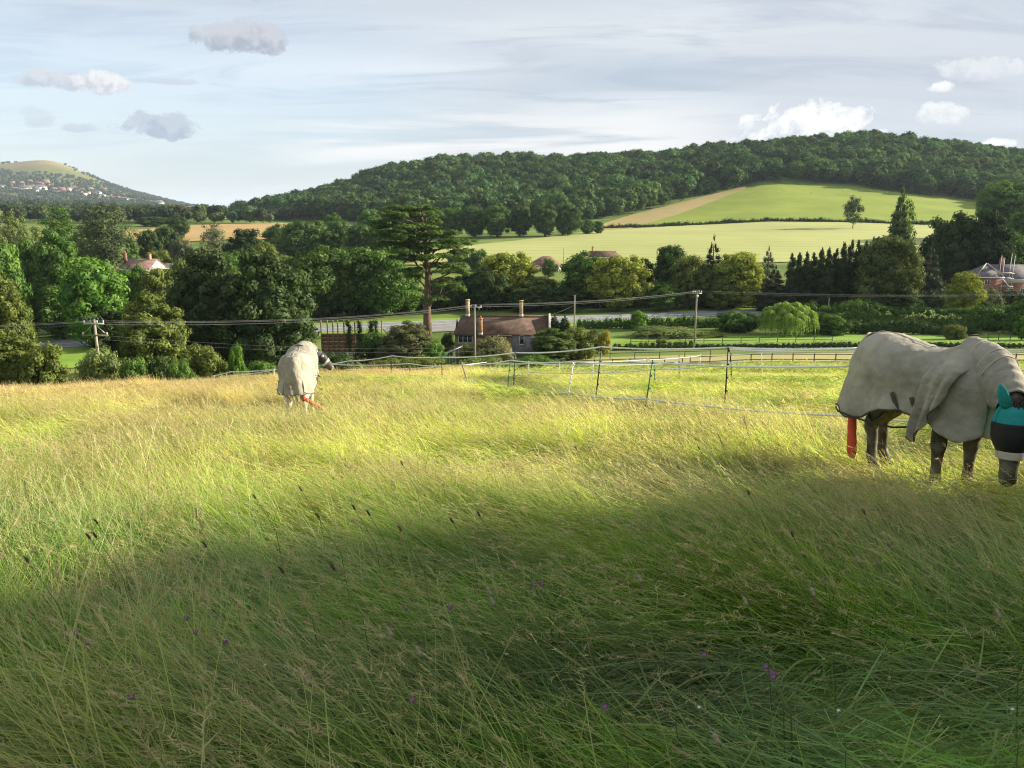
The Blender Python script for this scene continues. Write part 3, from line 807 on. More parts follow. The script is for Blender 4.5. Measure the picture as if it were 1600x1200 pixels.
T(262, 414, 84, 150, 'b2', 'olive', 'broadleaf_tree', 'yellowish green tree right of the pink roofed house')
T(300, 400, 60, 165, 'b1', 'pale', 'broadleaf_tree', 'pale green tree behind the left one of the dense pair')
T(365, 388, 60, 165, 'b2', 'mid', 'broadleaf_tree', 'green tree crown seen between the tops of the dense pair')
T(5, 306, 66, 205, 'a0', 'pale', 'poplar_tree', 'pale airy poplar at the left picture edge against the far hill')
T(40, 326, 60, 190, 'a1', 'pale', 'poplar_tree', 'second pale airy poplar from the left edge')
T(-40, 320, 80, 190, 'a0', 'pale', 'poplar_tree', 'pale poplar cut by the left picture edge')
T(66, 352, 50, 215, 'a2', 'pale', 'ash_tree', 'grey green airy tree between the poplars and the tall ash')
T(102, 320, 66, 255, 'a2', 'mid', 'ash_tree', 'green ash left of the tallest ash below the hillside village')
T(174, 315, 92, 245, 'a1', (0.085, 0.12, 0.045), 'ash_tree', 'tallest ash of the left side with a pale forked trunk')
T(140, 345, 55, 262, 'a0', 'mid', 'ash_tree', 'dim green ash between the two tall ashes')
T(212, 362, 40, 236, 'c1', 'mid', 'pine_tree', 'layered green tree just right of the tallest ash')
T(238, 357, 36, 262, 'b1', 'dark', 'broadleaf_tree', 'small dark tree in front of the left end of the tan field')
T(266, 352, 40, 280, 'b3', 'dark', 'holly_tree', 'dark compact tree in front of the tan field')
T(280, 336, 38, 420, 'b0', 'dark', 'oak_tree', 'dark round tree standing up out of the tan field')
T(240, 338, 46, 520, 'b1', 'wood', 'oak_tree', 'round tree on the far edge of the tan field')
T(290, 370, 48, 232, 'b2', 'grey', 'sallow_tree', 'greyish tree right of the small dark trees above the pink house')
T(318, 384, 44, 215, 'b0', 'grey', 'sallow_tree', 'pale grey green sallow below the sparse feathery tree')
T(255, 388, 44, 215, 'b2', 'olive', 'broadleaf_tree', 'olive tree right behind the ridge of the pink roofed house')
T(338, 344, 54, 330, 's0', 'grey', 'feathery_tree', 'sparse feathery tree with sky and tan field showing through')
T(388, 358, 78, 235, 'd0', 'vdark', 'holm_oak', 'very dark round tree right of the feathery one')
# middle
T(418, 376, 50, 195, 'b1', 'olive', 'broadleaf_tree', 'olive tree right of the very dark round one')
T(480, 342, 78, 320, 'b2', 'wood', 'oak_tree', 'wide dark oak below the left end of the wood')
T(437, 350, 50, 340, 'b0', 'wood', 'oak_tree', 'dark tree left of the wide oak below the wood')
T(530, 343, 50, 330, 'b3', 'wood', 'oak_tree', 'dark tree right of the wide oak below the wood')
T(565, 348, 54, 318, 'b1', 'wood', 'oak_tree', 'dark tree between the wide oak and the cedar')
T(522, 332, 26, 430, 'b0', 'mid', 'ash_tree', 'small lighter tree behind the dark oaks at the foot of the wood')
T(580, 326, 36, 420, 'b3', 'mid', 'ash_tree', 'lighter tree behind the left side of the cedar')
T(600, 350, 60, 310, 'b2', 'wood', 'oak_tree', 'dark tree half hidden by the left branches of the cedar')
T(633, 360, 56, 320, 'b0', 'wood', 'oak_tree', 'dark tree hidden behind the middle of the cedar')
T(455, 400, 60, 178, 'b3', 'olive', 'broadleaf_tree', 'olive tree just right of the dense dark pair')
T(502, 384, 100, 176, 'b0', (0.072, 0.125, 0.026), 'sycamore_tree', 'large green tree, left of three behind the timber posts')
T(552, 381, 106, 180, 'b2', (0.075, 0.13, 0.028), 'sycamore_tree', 'large green tree, middle of three behind the timber posts')
T(600, 390, 84, 178, 'b3', 'mid', 'sycamore_tree', 'green tree, right of three, touching the cedar')
T(628, 425, 60, 182, 'b1', 'mid', 'broadleaf_tree', 'lower green tree behind the cedar trunk')
T(475, 430, 70, 172, 'b1', 'dark', 'broadleaf_tree', 'shadowy tree at the back of the lane above the far horse')
T(700, 430, 66, 190, 'b2', 'dark', 'broadleaf_tree', 'dark tree right of the cedar trunk')
T(735, 425, 54, 192, 'b0', 'dark', 'broadleaf_tree', 'dark tree behind the left chimney of the cottage')
for k, (px, top, w, dist) in enumerate([(645, 330, 40, 455), (678, 326, 42, 450), (708, 322, 42, 455), (742, 322, 40, 452), (777, 317, 44, 448), (812, 320, 42, 455), (851, 314, 42, 450), (887, 317, 40, 455)]):
    T(px, top, w, dist, ('b0', 'b1', 'b2', 'b3')[k % 4], 'mid' if k in (1, 2, 4) else 'wood', 'oak_tree',
      ['tree behind the top right branches of the cedar', 'light tree just right of the cedar crown', 'second tree right of the cedar in the field edge row',
       'third tree right of the cedar in the field edge row', 'tallest round tree in the middle of the field edge row', 'dark tree in the field edge row, third from its right end',
       'round dark tree second from the right end of the field edge row', 'round dark tree at the right end of the field edge row'][k], group='trees in a row along the barley field')
T(917, 343, 26, 470, 'b0', 'mid', 'thorn_tree', 'small tree right of the field edge row')
T(934, 345, 18, 475, 'b1', 'mid', 'thorn_tree', 'smallest bushy tree at the corner of the stubble field')
T(716, 388, 30, 290, 'u0', 'grey', 'field_bush', 'grey green bush on the bank just right of the cedar', 'bush')
T(748, 391, 32, 288, 'u1', 'mid', 'field_bush', 'green bush on the bank left of the olive lit tree', 'bush')
T(792, 391, 92, 196, 'b2', 'yell', 'maple_tree', 'yellow green lit maple left of the bungalow')
T(762, 418, 62, 190, 'b0', 'dark', 'broadleaf_tree', 'dark tree below the yellow green maple')
T(842, 432, 66, 192, 'b1', 'olive', 'broadleaf_tree', 'olive tree right in front of the bungalow')
T(818, 450, 44, 186, 'b3', 'dark', 'broadleaf_tree', 'dark tree behind the right chimney of the cottage')
T(875, 448, 54, 186, 'b0', 'dark', 'broadleaf_tree', 'dark tree below the bungalow pole')
T(858, 404, 22, 270, 'u1', 'mid', 'garden_tree', 'small tree in the bungalow garden')
T(912, 393, 76, 196, 'b0', 'mid', 'broadleaf_tree', 'green tree right of the bungalow')
T(966, 396, 90, 188, 'b2', 'yell', 'maple_tree', 'yellow green lit maple in front of the long roofed house')
T(1003, 402, 34, 206, 'b1', 'dark', 'broadleaf_tree', 'small dark tree right of the long roofed house')
T(1046, 381, 62, 202, 'b1', 'dark', 'broadleaf_tree', 'tall dark green tree left of the dark conifer')
T(1078, 398, 58, 192, 'b3', 'olive', 'broadleaf_tree', 'olive rounded tree in front of the dark conifer')
T(1111, 371, 46, 216, 'c0', 'vdark', 'fir_tree', 'dark pointed fir above the central utility pole')
T(1030, 440, 60, 188, 'b0', 'mid', 'broadleaf_tree', 'low green tree behind the road, left of the central pole')
T(1150, 393, 82, 194, 'b3', 'yell', 'maple_tree', 'yellow green lit tree right of the central pole')
T(1120, 440, 50, 190, 'b1', 'olive', 'broadleaf_tree', 'low olive tree right behind the central pole')
T(1196, 385, 44, 204, 'c1', 'grey', 'cedar_tree', 'grey green drooping conifer at the left end of the cypress screen')
T(1208, 415, 58, 188, 'c1', (0.05, 0.06, 0.03), 'juniper_tree', 'dull brownish conifer above the weeping willow')
CYP_TEXT = 'tall dark cypress in the grown together screen, %s'
for k in range(13):
    px = 1232 + k * 11.2
    top = np.interp(px, [1225, 1260, 1300, 1330, 1370], [402, 394, 388, 376, 376]) + (k * 37 % 7) - 3
    T(px, top, 27, 186 + (k * 13 % 5), ('l0', 'l1', 'l2')[k % 3], (0.040, 0.062, 0.020), 'cypress_tree', CYP_TEXT % nth(k, 13), group='cypresses of the tall screen')
T(1380, 366, 88, 180, 'b1', (0.09, 0.12, 0.03), 'beech_tree', 'lit olive green tree at the right end of the cypress screen')
T(1348, 460, 60, 176, 'b2', 'dark', 'broadleaf_tree', 'low dark tree at the foot of the cypress screen')
T(1402, 450, 60, 178, 'b0', 'dark', 'broadleaf_tree', 'low dark tree under the lit olive tree')
T(1394, 297, 54, 232, 'c2', (0.07, 0.11, 0.03), 'wellingtonia', 'tall narrow layered conifer rising above the fields')
T(1400, 300, 44, 236, 'a1', 'mid', 'ash_tree', 'leafy crown behind the tall narrow conifer')
T(1332, 305, 36, 500, 's1', 'dark', 'thorn_tree', 'small open tree in the hedge between the two bright fields')
T(1446, 378, 46, 196, 'c1', (0.045, 0.06, 0.028), 'spruce_tree', 'weeping dark spruce left of the shaded group')
T(1425, 400, 40, 200, 'b0', 'dark', 'broadleaf_tree', 'dark tree behind the weeping spruce')
T(1482, 331, 88, 226, 'b0', 'dark', 'chestnut_tree', 'broad dark tree, left of the shaded group above the scaffolded house')
T(1532, 329, 84, 220, 'd0', 'vdark', 'yew_tree', 'almost black tree in the middle of the shaded group')
T(1575, 362, 64, 232, 'b3', 'mid', 'broadleaf_tree', 'green tree right behind the scaffolded house')
T(1612, 345, 70, 236, 'b1', 'dark', 'broadleaf_tree', 'dark tree at the right picture edge behind the scaffolded house')
T(1560, 279, 88, 420, 'b2', 'mid', 'oak_tree', 'big round oak on the slope at the right below the wood')
T(1610, 300, 60, 400, 'b0', 'mid', 'oak_tree', 'oak cut by the right picture edge below the wood')
T(1592, 328, 56, 300, 'b1', 'wood', 'oak_tree', 'dark oak lower down at the right edge')
T(1503, 422, 62, 164, 'r0', 'yell', 'field_maple', 'egg shaped golden green tree left of the scaffolded house')
T(1228, 463, 96, 150, 'w0', 'will', 'weeping_willow', 'bright weeping willow on the lawn')
T(1302, 493, 42, 150, 'u1', 'mid', 'shrub', 'rounded green shrub right of the weeping willow', 'bush')
T(1490, 508, 34, 140, 'u2', 'olive', 'shrub', 'small olive shrub behind the neck of the near horse', 'bush')
T(1540, 452, 44, 170, 'u0', 'grey', 'garden_shrub', 'grey leaved shrub below the scaffolded house', 'bush')
T(1600, 466, 60, 150, 'u1', 'mid', 'garden_shrub', 'green shrub at the right picture edge below the house', 'bush')
T(1606, 490, 34, 138, 'u1', 'bright', 'garden_shrub', 'bright shrub at the right picture edge by the lawn', 'bush')
T(1560, 480, 54, 158, 'u0', 'dark', 'garden_shrub', 'dark shrub left of the right edge shrubs', 'bush')
T(1530, 470, 40, 162, 'u1', 'dark', 'garden_shrub', 'dark shrub just right of the golden green tree', 'bush')
T(997, 486, 28, 158, 'u1', 'bright', 'roadside_bush', 'fresh green bush poking above the roadside hedge', 'bush')
T(1146, 487, 56, 156, 'u0', 'mid', 'laurel_bush', 'solid green bush left of the weeping willow', 'bush')
T(1172, 490, 40, 157, 'u1', 'dark', 'laurel_bush', 'dark bush touching the left of the weeping willow', 'bush')
T(1040, 512, 110, 148, 'u2', 'pale', 'bramble_mound', 'wide low pale mound of brambles left of the central pole', 'bush')
T(1100, 520, 60, 147, 'u2', 'olive', 'bramble_mound', 'low mound of brambles right of the central pole', 'bush')
T(866, 487, 18, 156, 'c0', 'vdark', 'clipped_yew', 'left one of two small dark yews beside the cottage gable')
T(882, 489, 20, 156, 'c0', 'vdark', 'clipped_yew', 'right one of two small dark yews beside the cottage gable')
T(862, 512, 80, 108, 'n0', (0.08, 0.12, 0.03), 'lilac_bush', 'large green bush covering the right end of the cottage', 'bush')
T(902, 512, 60, 112, 'u0', 'olive', 'lilac_bush', 'olive bush right of the one covering the cottage', 'bush')
T(770, 527, 68, 104, 'u0', (0.17, 0.17, 0.07), 'flowering_bush', 'pale flowering bush in front of the cottage wall', 'bush')
T(732, 540, 34, 106, 'u1', 'olive', 'garden_shrub', 'low shrub between the glass lean-to and the pole', 'bush')
T(944, 517, 22, 120, 'u1', 'gold', 'golden_shrub', 'golden yellow shrub right of the cottage', 'bush')
T(928, 515, 22, 122, 'u0', 'dark', 'garden_shrub', 'dark shrub left of the golden one', 'bush')
T(640, 500, 96, 104, 'n1', (0.115, 0.125, 0.048), 'apple_tree', 'loose grey green tree in front of the cedar trunk')
T(590, 520, 52, 106, 'u0', 'mid', 'garden_shrub', 'green shrub left of the loose grey green tree', 'bush')
T(678, 535, 38, 102, 'u1', 'bright', 'garden_shrub', 'bright shrub between the cottage and the loose grey green tree', 'bush')
T(567, 540, 28, 104, 'u1', 'dark', 'garden_shrub', 'small dark shrub right of the timber posts', 'bush')
T(700, 520, 24, 120, 'u1', 'dark', 'garden_shrub', 'dark shrub against the left end of the cottage', 'bush')
T(530, 555, 60, 80, 'u2', 'dark', 'nettle_clump', 'dark low growth right of the head of the far horse', 'bush')
T(470, 560, 70, 84, 'u0', 'olive', 'nettle_clump', 'yellowish low growth behind the far horse', 'bush')
T(600, 562, 70, 62, 'u2', 'olive', 'nettle_clump', 'weedy growth below the grey green tree behind the tape', 'bush')
T(660, 560, 80, 60, 'u2', 'olive', 'nettle_clump', 'weedy growth behind the tape left of the cottage', 'bush')
T(760, 562, 90, 66, 'u2', 'pale', 'nettle_clump', 'weedy growth behind the tape below the cottage', 'bush')
T(840, 558, 70, 80, 'u2', 'mid', 'nettle_clump', 'weedy growth below the bush that covers the cottage end', 'bush')

EDGE_TEXT = 'leafy tree of the field boundary off to the right, %s one'
SHADY = 'd1 d0 b2 d0'.split()
# trees outside the frame on the sunny side: they shade the near grass
EDGE_TREES = []
for back in (0, 4.5, 9.0):
    for x, w, h in ((9.5, 4.6, 4.4), (12.6, 5.6, 6.2), (16.5, 6.6, 8.2), (21.5, 7.8, 10.4), (27.5, 9, 12.6), (34.5, 10, 14.6)):
        EDGE_TREES.append((x + back * .3, 3.85 + .25 * x + .015 * (x - 8) - .45 * w - back, w * 1.1, h * 1.15))
for k, (x, y, w, h) in enumerate(EDGE_TREES):
    T(0, 0, w, 0, (SHADY[k % 4]), 'mid', 'boundary_tree', EDGE_TEXT % ORD[k], xy=(x, y), hh=h, group='trees of the near field boundary')

# hedges: leaf clumps along a line
def hedge(name, label, pts, hgt, wid, tint, step=0.55, per=46, size=0.10, cat='hedge', rough=0.2, seed=1):
    """pts: list of (px, distance)"""
    W_ = [G(px, y)[:2] for px, y in pts]
    n = max(4, int(sum(math.dist(W_[i], W_[i + 1]) for i in range(len(W_) - 1)) / step))
    Q = poly_at(W_, n); rng = np.random.default_rng(seed)
    o0 = np.array([Q[0, 0], Q[0, 1], Hs(*Q[0])])
    cen = []; rad = []
    for k in range(n):
        z = Hs(*Q[k]); hh = hgt * (1 + rough * (vnoise(k, 0, 4.0, seed) - 0.5) * 2 + rough * rng.uniform(-0.6, 0.6))
        r = wid / 2
        for q in range(2 if hgt > wid else 1):
            cen.append([Q[k, 0] + rng.uniform(-.15, .15) * wid, Q[k, 1] + rng.uniform(-.15, .15) * wid, z + hh - r * 0.9 - q * hgt * 0.45]); rad.append([max(r, step) * rng.uniform(.6, 1.25)] * 2 + [r * rng.uniform(.6, 1.15)])
            if q == 0: cen.append([Q[k, 0], Q[k, 1], z + hh * 0.3]); rad.append([max(r, step) * 1.05] * 2 + [hh * 0.42])
    me = crown_mesh(name, rng, np.array(cen) - o0, rad, int(per * 1.5), size, core=0.62, jitter=0.75)
    o = obj(name, me, None, tuple(o0)); t = TINT[tint] if isinstance(tint, str) else tint; o.color = (*t, 1)
    return tag(o, label, cat)
hedge('hedge', 'long field hedge between the barley and the bright pasture', [(940, yrow(940, 358, 300, 700)), (1080, yrow(1080, 352.5, 300, 700)), (1200, yrow(1200, 347, 300, 700)), (1320, yrow(1320, 347.5, 300, 700)), (1450, yrow(1450, 352, 300, 700))], 3.0, 3.4, (0.045, 0.075, 0.025), 2.4, 34, 0.34, seed=3, rough=0.3)
hedge('hedge', 'roadside hedge in front of the middle stretch of road', [(905, 160), (980, 160), (1060, 161), (1130, 162)], 2.3, 1.9, 'mid', 0.9, 60, 0.13, seed=4)
hedge('hedge', 'long green hedge behind the lawn right of the willow', [(1255, 163), (1330, 163), (1400, 162), (1480, 158), (1560, 155), (1650, 152)], 4.6, 2.4, 'mid', 1.2, 80, 0.15, seed=5)
hedge('hedge', 'lower hedge running along the back edge of the lawn', [(1250, 154), (1340, 153), (1450, 151), (1520, 149)], 2.6, 2.2, 'dark', 1.0, 60, 0.13, seed=15)
hedge('hedge', 'low clipped dark hedge in front of the lawn', [(1090, 124), (1200, 122), (1330, 122), (1500, 121), (1650, 121)], 1.1, 1.2, (0.06, 0.085, 0.03), 0.8, 40, 0.08, seed=6, rough=0.1)
hedge('hedge', 'low dark hedge right of the cottage bushes', [(960, 128), (1030, 127), (1080, 126)], 1.5, 1.2, 'olive', 0.8, 40, 0.08, seed=7)
hedge('verge_shrubs', 'strip of dark undergrowth along the far side of the road', [(-20, 158), (160, 166), (420, 172), (640, 190), (900, 196), (1200, 196), (1460, 190), (1640, 190)], 4.2, 3.6, (0.035, 0.058, 0.018), 1.8, 50, 0.22, seed=8, rough=0.3, cat='undergrowth')
hedge('hedge', 'overgrown hedge at the lower end of the meadow behind the tapes', [(-60, 60), (120, 55), (280, 55), (420, 56), (560, 60)], 1.5, 1.8, 'olive', 0.7, 70, 0.09, seed=9, rough=0.5)

# ------------------------------------------------------------------ cedar of Lebanon
def cedar():
    rng = np.random.default_rng(9)
    y0 = 150.0; x0, _, z0 = G(668, y0)
    def loc(px, row): return (px2x(px, y0, row2z(row, y0)) - x0, row2z(row, y0) - z0)
    e = thing('cedar_tree', 'tall dark cedar with flat layered branches beside the cottage', 'tree', (x0, y0, z0))
    plates = [(628, 325, 30, 0), (655, 324, 26, 1), (612, 334, 30, -1), (640, 337, 34, 1), (668, 336, 20, 0), (598, 346, 22, 0), (622, 352, 32, 1), (655, 352, 26, -1), (680, 346, 18, 1),
              (604, 364, 26, -1), (632, 370, 30, 0), (668, 366, 30, 1), (695, 362, 20, -1), (614, 381, 24, 1), (645, 388, 24, -1), (680, 383, 32, 0), (712, 378, 22, 1),
              (628, 402, 20, 0), (655, 404, 16, 1), (694, 399, 28, -1), (722, 392, 14, 0), (648, 421, 18, -1), (690, 416, 28, 1), (708, 424, 18, 0), (642, 432, 12, 1), (700, 440, 16, -1), (712, 452, 12, 1), (682, 466, 14, 0), (652, 470, 10, 1)]
    cen = []; rad = []; limbs = []
    tr = [(0, 0, -0.5), (0.05, 0, 3), loc(667, 470), loc(669, 430), loc(666, 400), loc(664, 370), loc(660, 345), loc(655, 326)]
    tr = [(a[0], 0, a[1]) if len(a) == 2 else a for a in tr]
    limbs.append((tr, [0.95, 0.80, 0.66, 0.58, 0.48, 0.38, 0.24, 0.08]))
    tz = [p[2] for p in tr]; tx = [p[0] for p in tr]
    for (px, row, hw, dpt) in plates:
        cx, cz = loc(px, row); W_ = hw / 8.0 * (0.82 if row < 350 else 1.25)
        for dy in (dpt * 2.2 - 1.6, dpt * 2.2 + 1.8):
            for q in range(7):
                a = rng.uniform(-1, 1); b = rng.uniform(-1, 1)
                r = W_ * rng.uniform(0.20, 0.42)
                cen.append([cx + a * W_ * 0.85, dy + b * W_ * 0.6, cz + rng.uniform(-0.3, 0.25) - 0.25 * a * a]); rad.append([r, r, 0.26 + 0.08 * r])
        zb = max(3.5, cz - 2.0 - abs(cx) * 0.22); bx = float(np.interp(zb, tz, tx))
        limbs.append(limb(rng, (bx, 0, zb), (cx * 0.9, dpt * 2.0, cz - 0.15), 0.20, 0.05, 0.04, 6))
        limbs.append(limb(rng, (bx + (cx - bx) * 0.4, dpt * 0.8, zb + (cz - zb) * 0.5), (cx + W_ * 0.6, dpt * 2.0 + 1.4, cz - 0.1), 0.09, 0.03, 0.05, 5))
    # the bare upcurved low limb on the right
    p = [(667, 474), (676, 470), (686, 462), (690, 450), (690, 440), (697, 434), (704, 436)]
    limbs.append(([(loc(*q)[0], 0.2, loc(*q)[1]) for q in p], [0.34, 0.26, 0.18, 0.14, 0.12, 0.09, 0.05]))
    cm = crown_mesh('crown', rng, cen, rad, 105, 0.24, up=0.5, jitter=0.55, core=0.6, aspect=0.4)
    o = obj('crown', cm, e); o.color = (0.085, 0.145, 0.030, 1)
    obj('trunk', wood_mesh('trunk', limbs, M_BARKC, 9), e)
cedar()

# ------------------------------------------------------------------ woods (uncountable): instanced low trees
def low_tree(name, seed, nb=22, per=40, size=0.62, wid=11.0, hgt=15.0):
    rng = np.random.default_rng(seed); cen = []; rad = []
    for i in range(nb):
        z = 1 - 1.7 * (i + 0.5) / nb; q = math.sqrt(1 - min(1, z * z)); th = 2.4 * i + rng.uniform(-.3, .3); s = rng.uniform(0.5, 0.85)
        r = wid * 0.19 * rng.uniform(0.75, 1.25)
        cen.append([q * math.cos(th) * wid / 2 * s, q * math.sin(th) * wid / 2 * s, hgt * (0.56 + 0.36 * z * s + 0.02)]); rad.append([r, r, r * 0.85])
    cen.append([0, 0, hgt * 0.45]); rad.append([wid * .36, wid * .36, hgt * .38])
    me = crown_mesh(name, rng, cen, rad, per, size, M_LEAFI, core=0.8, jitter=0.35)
    o = bpy.data.objects.new(name, me); return o
LOW = [low_tree('wood_tree', s) for s in range(50, 55)]
HILLT = [low_tree('hill_tree', 60 + s, 7, 8, 1.8, 14, 14) for s in range(2)]
def wood(name, label, xr, yr, step, test, tint, hsc=(0.85, 1.25), protos=LOW, seed=0, sink=0.5):
    rng = np.random.default_rng(seed)
    X, Y = np.meshgrid(np.arange(xr[0], xr[1], step), np.arange(yr[0], yr[1], step))
    X = X.ravel() + rng.uniform(-.42, .42, X.size) * step; Y = Y.ravel() + rng.uniform(-.42, .42, Y.size) * step
    Z = H(X, Y); px = 800 + F * X / (Y * math.cos(PITCH) + (EYE - Z) * math.sin(PITCH))
    k = test(px, Y, Z, X, rng); X, Y, Z = X[k], Y[k], Z[k]; n = len(X)
    s = rng.uniform(*hsc, n) * (0.9 + 0.3 * vnoise(X, Y, 60, 4)); sw = s * rng.uniform(0.9, 1.2, n)
    rot = np.stack([np.zeros(n), np.zeros(n), rng.uniform(0, 2 * PI, n)], 1)
    tt = np.array(tint)[None, :] * (0.60 + 0.95 * rng.random((n, 1)) ** 1.4) * (1 + np.array([[0.35, 0.1, 0.0]]) * rng.normal(size=(n, 1)) * 0.5)
    tt = tt * (0.70 + 0.6 * fbm(X, Y, 90, 77, 2))[:, None]
    o = scatter(name, np.stack([X, Y, Z - sink], 1), rot, np.stack([sw, sw, s], 1), rng.integers(0, len(protos), n), np.clip(tt, 0.01, 1), protos)
    return tag(o, label, 'wood', kind='stuff')
def t_main(px, Y, Z, X, rng):
    yb = np.interp(px, [360, 420, 480, 600, 740, 910, 1000, 1060, 1165, 1200, 1340, 1530, 1600, 1800], [900, 780, 700, 620, 560, 590, 640, 690, 745, 768, 742, 700, 640, 600])
    yt = np.interp(px, [360, 500, 700, 2000], [1120, 1080, 1080, 1090])
    return (px > 365) & (px < 2050) & (Y > yb) & (Y < yt) & (rng.random(len(px)) < 0.97)
wood('hill_wood', 'dense dark green wood covering the whole ridge on the right', (-460, 1250), (555, 1100), 10.6, t_main, (0.056, 0.112, 0.027), seed=1, hsc=(0.70, 1.60))
def t_ridge(px, Y, Z, X, rng): return (px < 330) & (px > -200) & (Y > np.interp(px, [-200, 200, 330], [1000, 1000, 1250]))
wood('low_ridge_wood', 'dark wood on the low ridge in front of the far hill', (-1150, -350), (900, 1420), 15, t_ridge, (0.055, 0.085, 0.035), seed=2)
def t_mid(px, Y, Z, X, rng):
    return (px < 470) & (px > -160) & (fbm(X, Y, 90, 3) > 0.52) & ~((px > 225) & (px < 385) & (Y > 640))
wood('valley_trees', 'far scattered hedgerow trees on the valley floor left of the wood', (-700, -80), (560, 1000), 12, t_mid, (0.06, 0.095, 0.035), seed=3, hsc=(0.5, 0.9))
def t_hill(px, Y, Z, X, rng):
    n_ = fbm(X, Y, 330, 21); top = Z > 150 + 120 * (fbm(X, Y, 260, 22) - 0.5)
    return (px > -250) & (px < 620) & np.where(top, n_ > 0.72, n_ > 0.36) & (rng.random(len(px)) < 0.8)
wood('far_hill_trees', 'hazy trees covering the lower slopes of the far bare topped hill', (-3000, -300), (2300, 4300), 24, t_hill, (0.045, 0.078, 0.04), seed=4, protos=HILLT, hsc=(0.7, 1.1))
# ------------------------------------------------------------------ buildings
def brick_mat(name, c1, c2, mortar, scale=1.0, rows=(0.225, 0.075)):
    m = bpy.data.materials.new(name); m.use_nodes = True
    t = m.node_tree; b = t.nodes['Principled BSDF']; b.inputs['Roughness'].default_value = 0.9
    tcn = t.nodes.new('ShaderNodeTexCoord'); mp_ = t.nodes.new('ShaderNodeMapping')
    sx = t.nodes.new('ShaderNodeSeparateXYZ'); cb = t.nodes.new('ShaderNodeCombineXYZ'); ad = t.nodes.new('ShaderNodeMath')
    t.links.new(tcn.outputs['Object'], sx.inputs[0]); t.links.new(sx.outputs[0], ad.inputs[0]); t.links.new(sx.outputs[1], ad.inputs[1])
    t.links.new(ad.outputs[0], cb.inputs[0]); t.links.new(sx.outputs[2], cb.inputs[1])
    bt = t.nodes.new('ShaderNodeTexBrick'); bt.inputs['Scale'].default_value = scale
    bt.inputs['Brick Width'].default_value = rows[0]; bt.inputs['Row Height'].default_value = rows[1]; bt.inputs['Mortar Size'].default_value = 0.008
    bt.inputs['Color1'].default_value = (*c1, 1); bt.inputs['Color2'].default_value = (*c2, 1); bt.inputs['Mortar'].default_value = (*mortar, 1)
    t.links.new(cb.outputs[0], bt.inputs['Vector'])
    nz = t.nodes.new('ShaderNodeTexNoise'); nz.inputs['Scale'].default_value = 0.9; nz.inputs['Detail'].default_value = 7
    t.links.new(tcn.outputs['Object'], nz.inputs['Vector'])
    cr = t.nodes.new('ShaderNodeValToRGB'); cr.color_ramp.elements[0].position = 0.35; cr.color_ramp.elements[1].position = 0.65
    cr.color_ramp.elements[0].color = (0.6, 0.6, 0.62, 1); cr.color_ramp.elements[1].color = (1.25, 1.2, 1.15, 1)
    t.links.new(nz.outputs[0], cr.inputs[0])
    mx = t.nodes.new('ShaderNodeMix'); mx.data_type = 'RGBA'; mx.blend_type = 'MULTIPLY'; mx.inputs[0].default_value = 1
    t.links.new(bt.outputs[0], mx.inputs[6]); t.links.new(cr.outputs[0], mx.inputs[7]); t.links.new(mx.outputs[2], b.inputs['Base Color'])
    return m
M_TILE = brick_mat('old_roof_tiles', (0.15, 0.085, 0.050), (0.095, 0.06, 0.042), (0.045, 0.035, 0.03), 1.0, (0.30, 0.20))
M_TILER = brick_mat('red_roof_tiles', (0.22, 0.11, 0.08), (0.17, 0.085, 0.065), (0.08, 0.05, 0.045), 1.0, (0.35, 0.25))
M_SLATE = brick_mat('slates', (0.13, 0.12, 0.13), (0.16, 0.14, 0.15), (0.07, 0.07, 0.08), 1.0, (0.35, 0.25))
M_PINKT = brick_mat('pink_roof_tiles', (0.25, 0.15, 0.12), (0.20, 0.125, 0.105), (0.15, 0.10, 0.09), 1.0, (0.35, 0.25))
M_BRICK = brick_mat('brown_brick', (0.30, 0.17, 0.10), (0.24, 0.13, 0.08), (0.28, 0.24, 0.18))
M_BRICKO = brick_mat('orange_brick', (0.55, 0.25, 0.10), (0.46, 0.20, 0.08), (0.40, 0.30, 0.20))
M_BRICKY = brick_mat('yellow_brick', (0.50, 0.36, 0.18), (0.42, 0.29, 0.14), (0.40, 0.33, 0.22))
M_BRICKR = brick_mat('red_brick', (0.32, 0.13, 0.08), (0.26, 0.10, 0.07), (0.28, 0.22, 0.18))
M_STONE = mat('pale_stone', (0.45, 0.40, 0.31), 0.9, var=0.25, vscale=3, bump=0.3, bscale=8)
M_GREYW = mat('grey_render', (0.17, 0.17, 0.17), 0.9, var=0.2, vscale=2, bump=0.3, bscale=12)
M_CREAM = mat('cream_render', (0.44, 0.41, 0.34), 0.9, var=0.1, vscale=1)
M_WHITE = mat('white_paint', (0.80, 0.80, 0.78), 0.5, var=0.04, vscale=2)
M_GLASS = mat('window_glass', (0.015, 0.02, 0.025), 0.08, spec=0.8)
M_TIMBER = mat('weathered_timber', (0.20, 0.14, 0.09), 0.9, var=0.35, vscale=3, stretch=(6, 6, 0.6))
M_POLE = mat('pole_wood', (0.30, 0.26, 0.20), 0.9, var=0.25, vscale=3, stretch=(6, 6, 0.4))
M_DARKW = mat('dark_timber', (0.085, 0.075, 0.06), 0.9, var=0.4, vscale=4)
M_STEEL = mat('galvanised_steel', (0.45, 0.46, 0.47), 0.5, var=0.15, vscale=5, metal=0.6)
M_WIRE = mat('cable', (0.16, 0.16, 0.16), 0.7, spec=0.2)
M_WIREL = mat('bare_cable', (0.15, 0.155, 0.15), 0.6, spec=0.4)
M_CERAM = mat('insulator', (0.55, 0.50, 0.42), 0.3, spec=0.6)
M_FLASH = mat('lead_flashing', (0.50, 0.50, 0.48), 0.6, var=0.2, vscale=6)

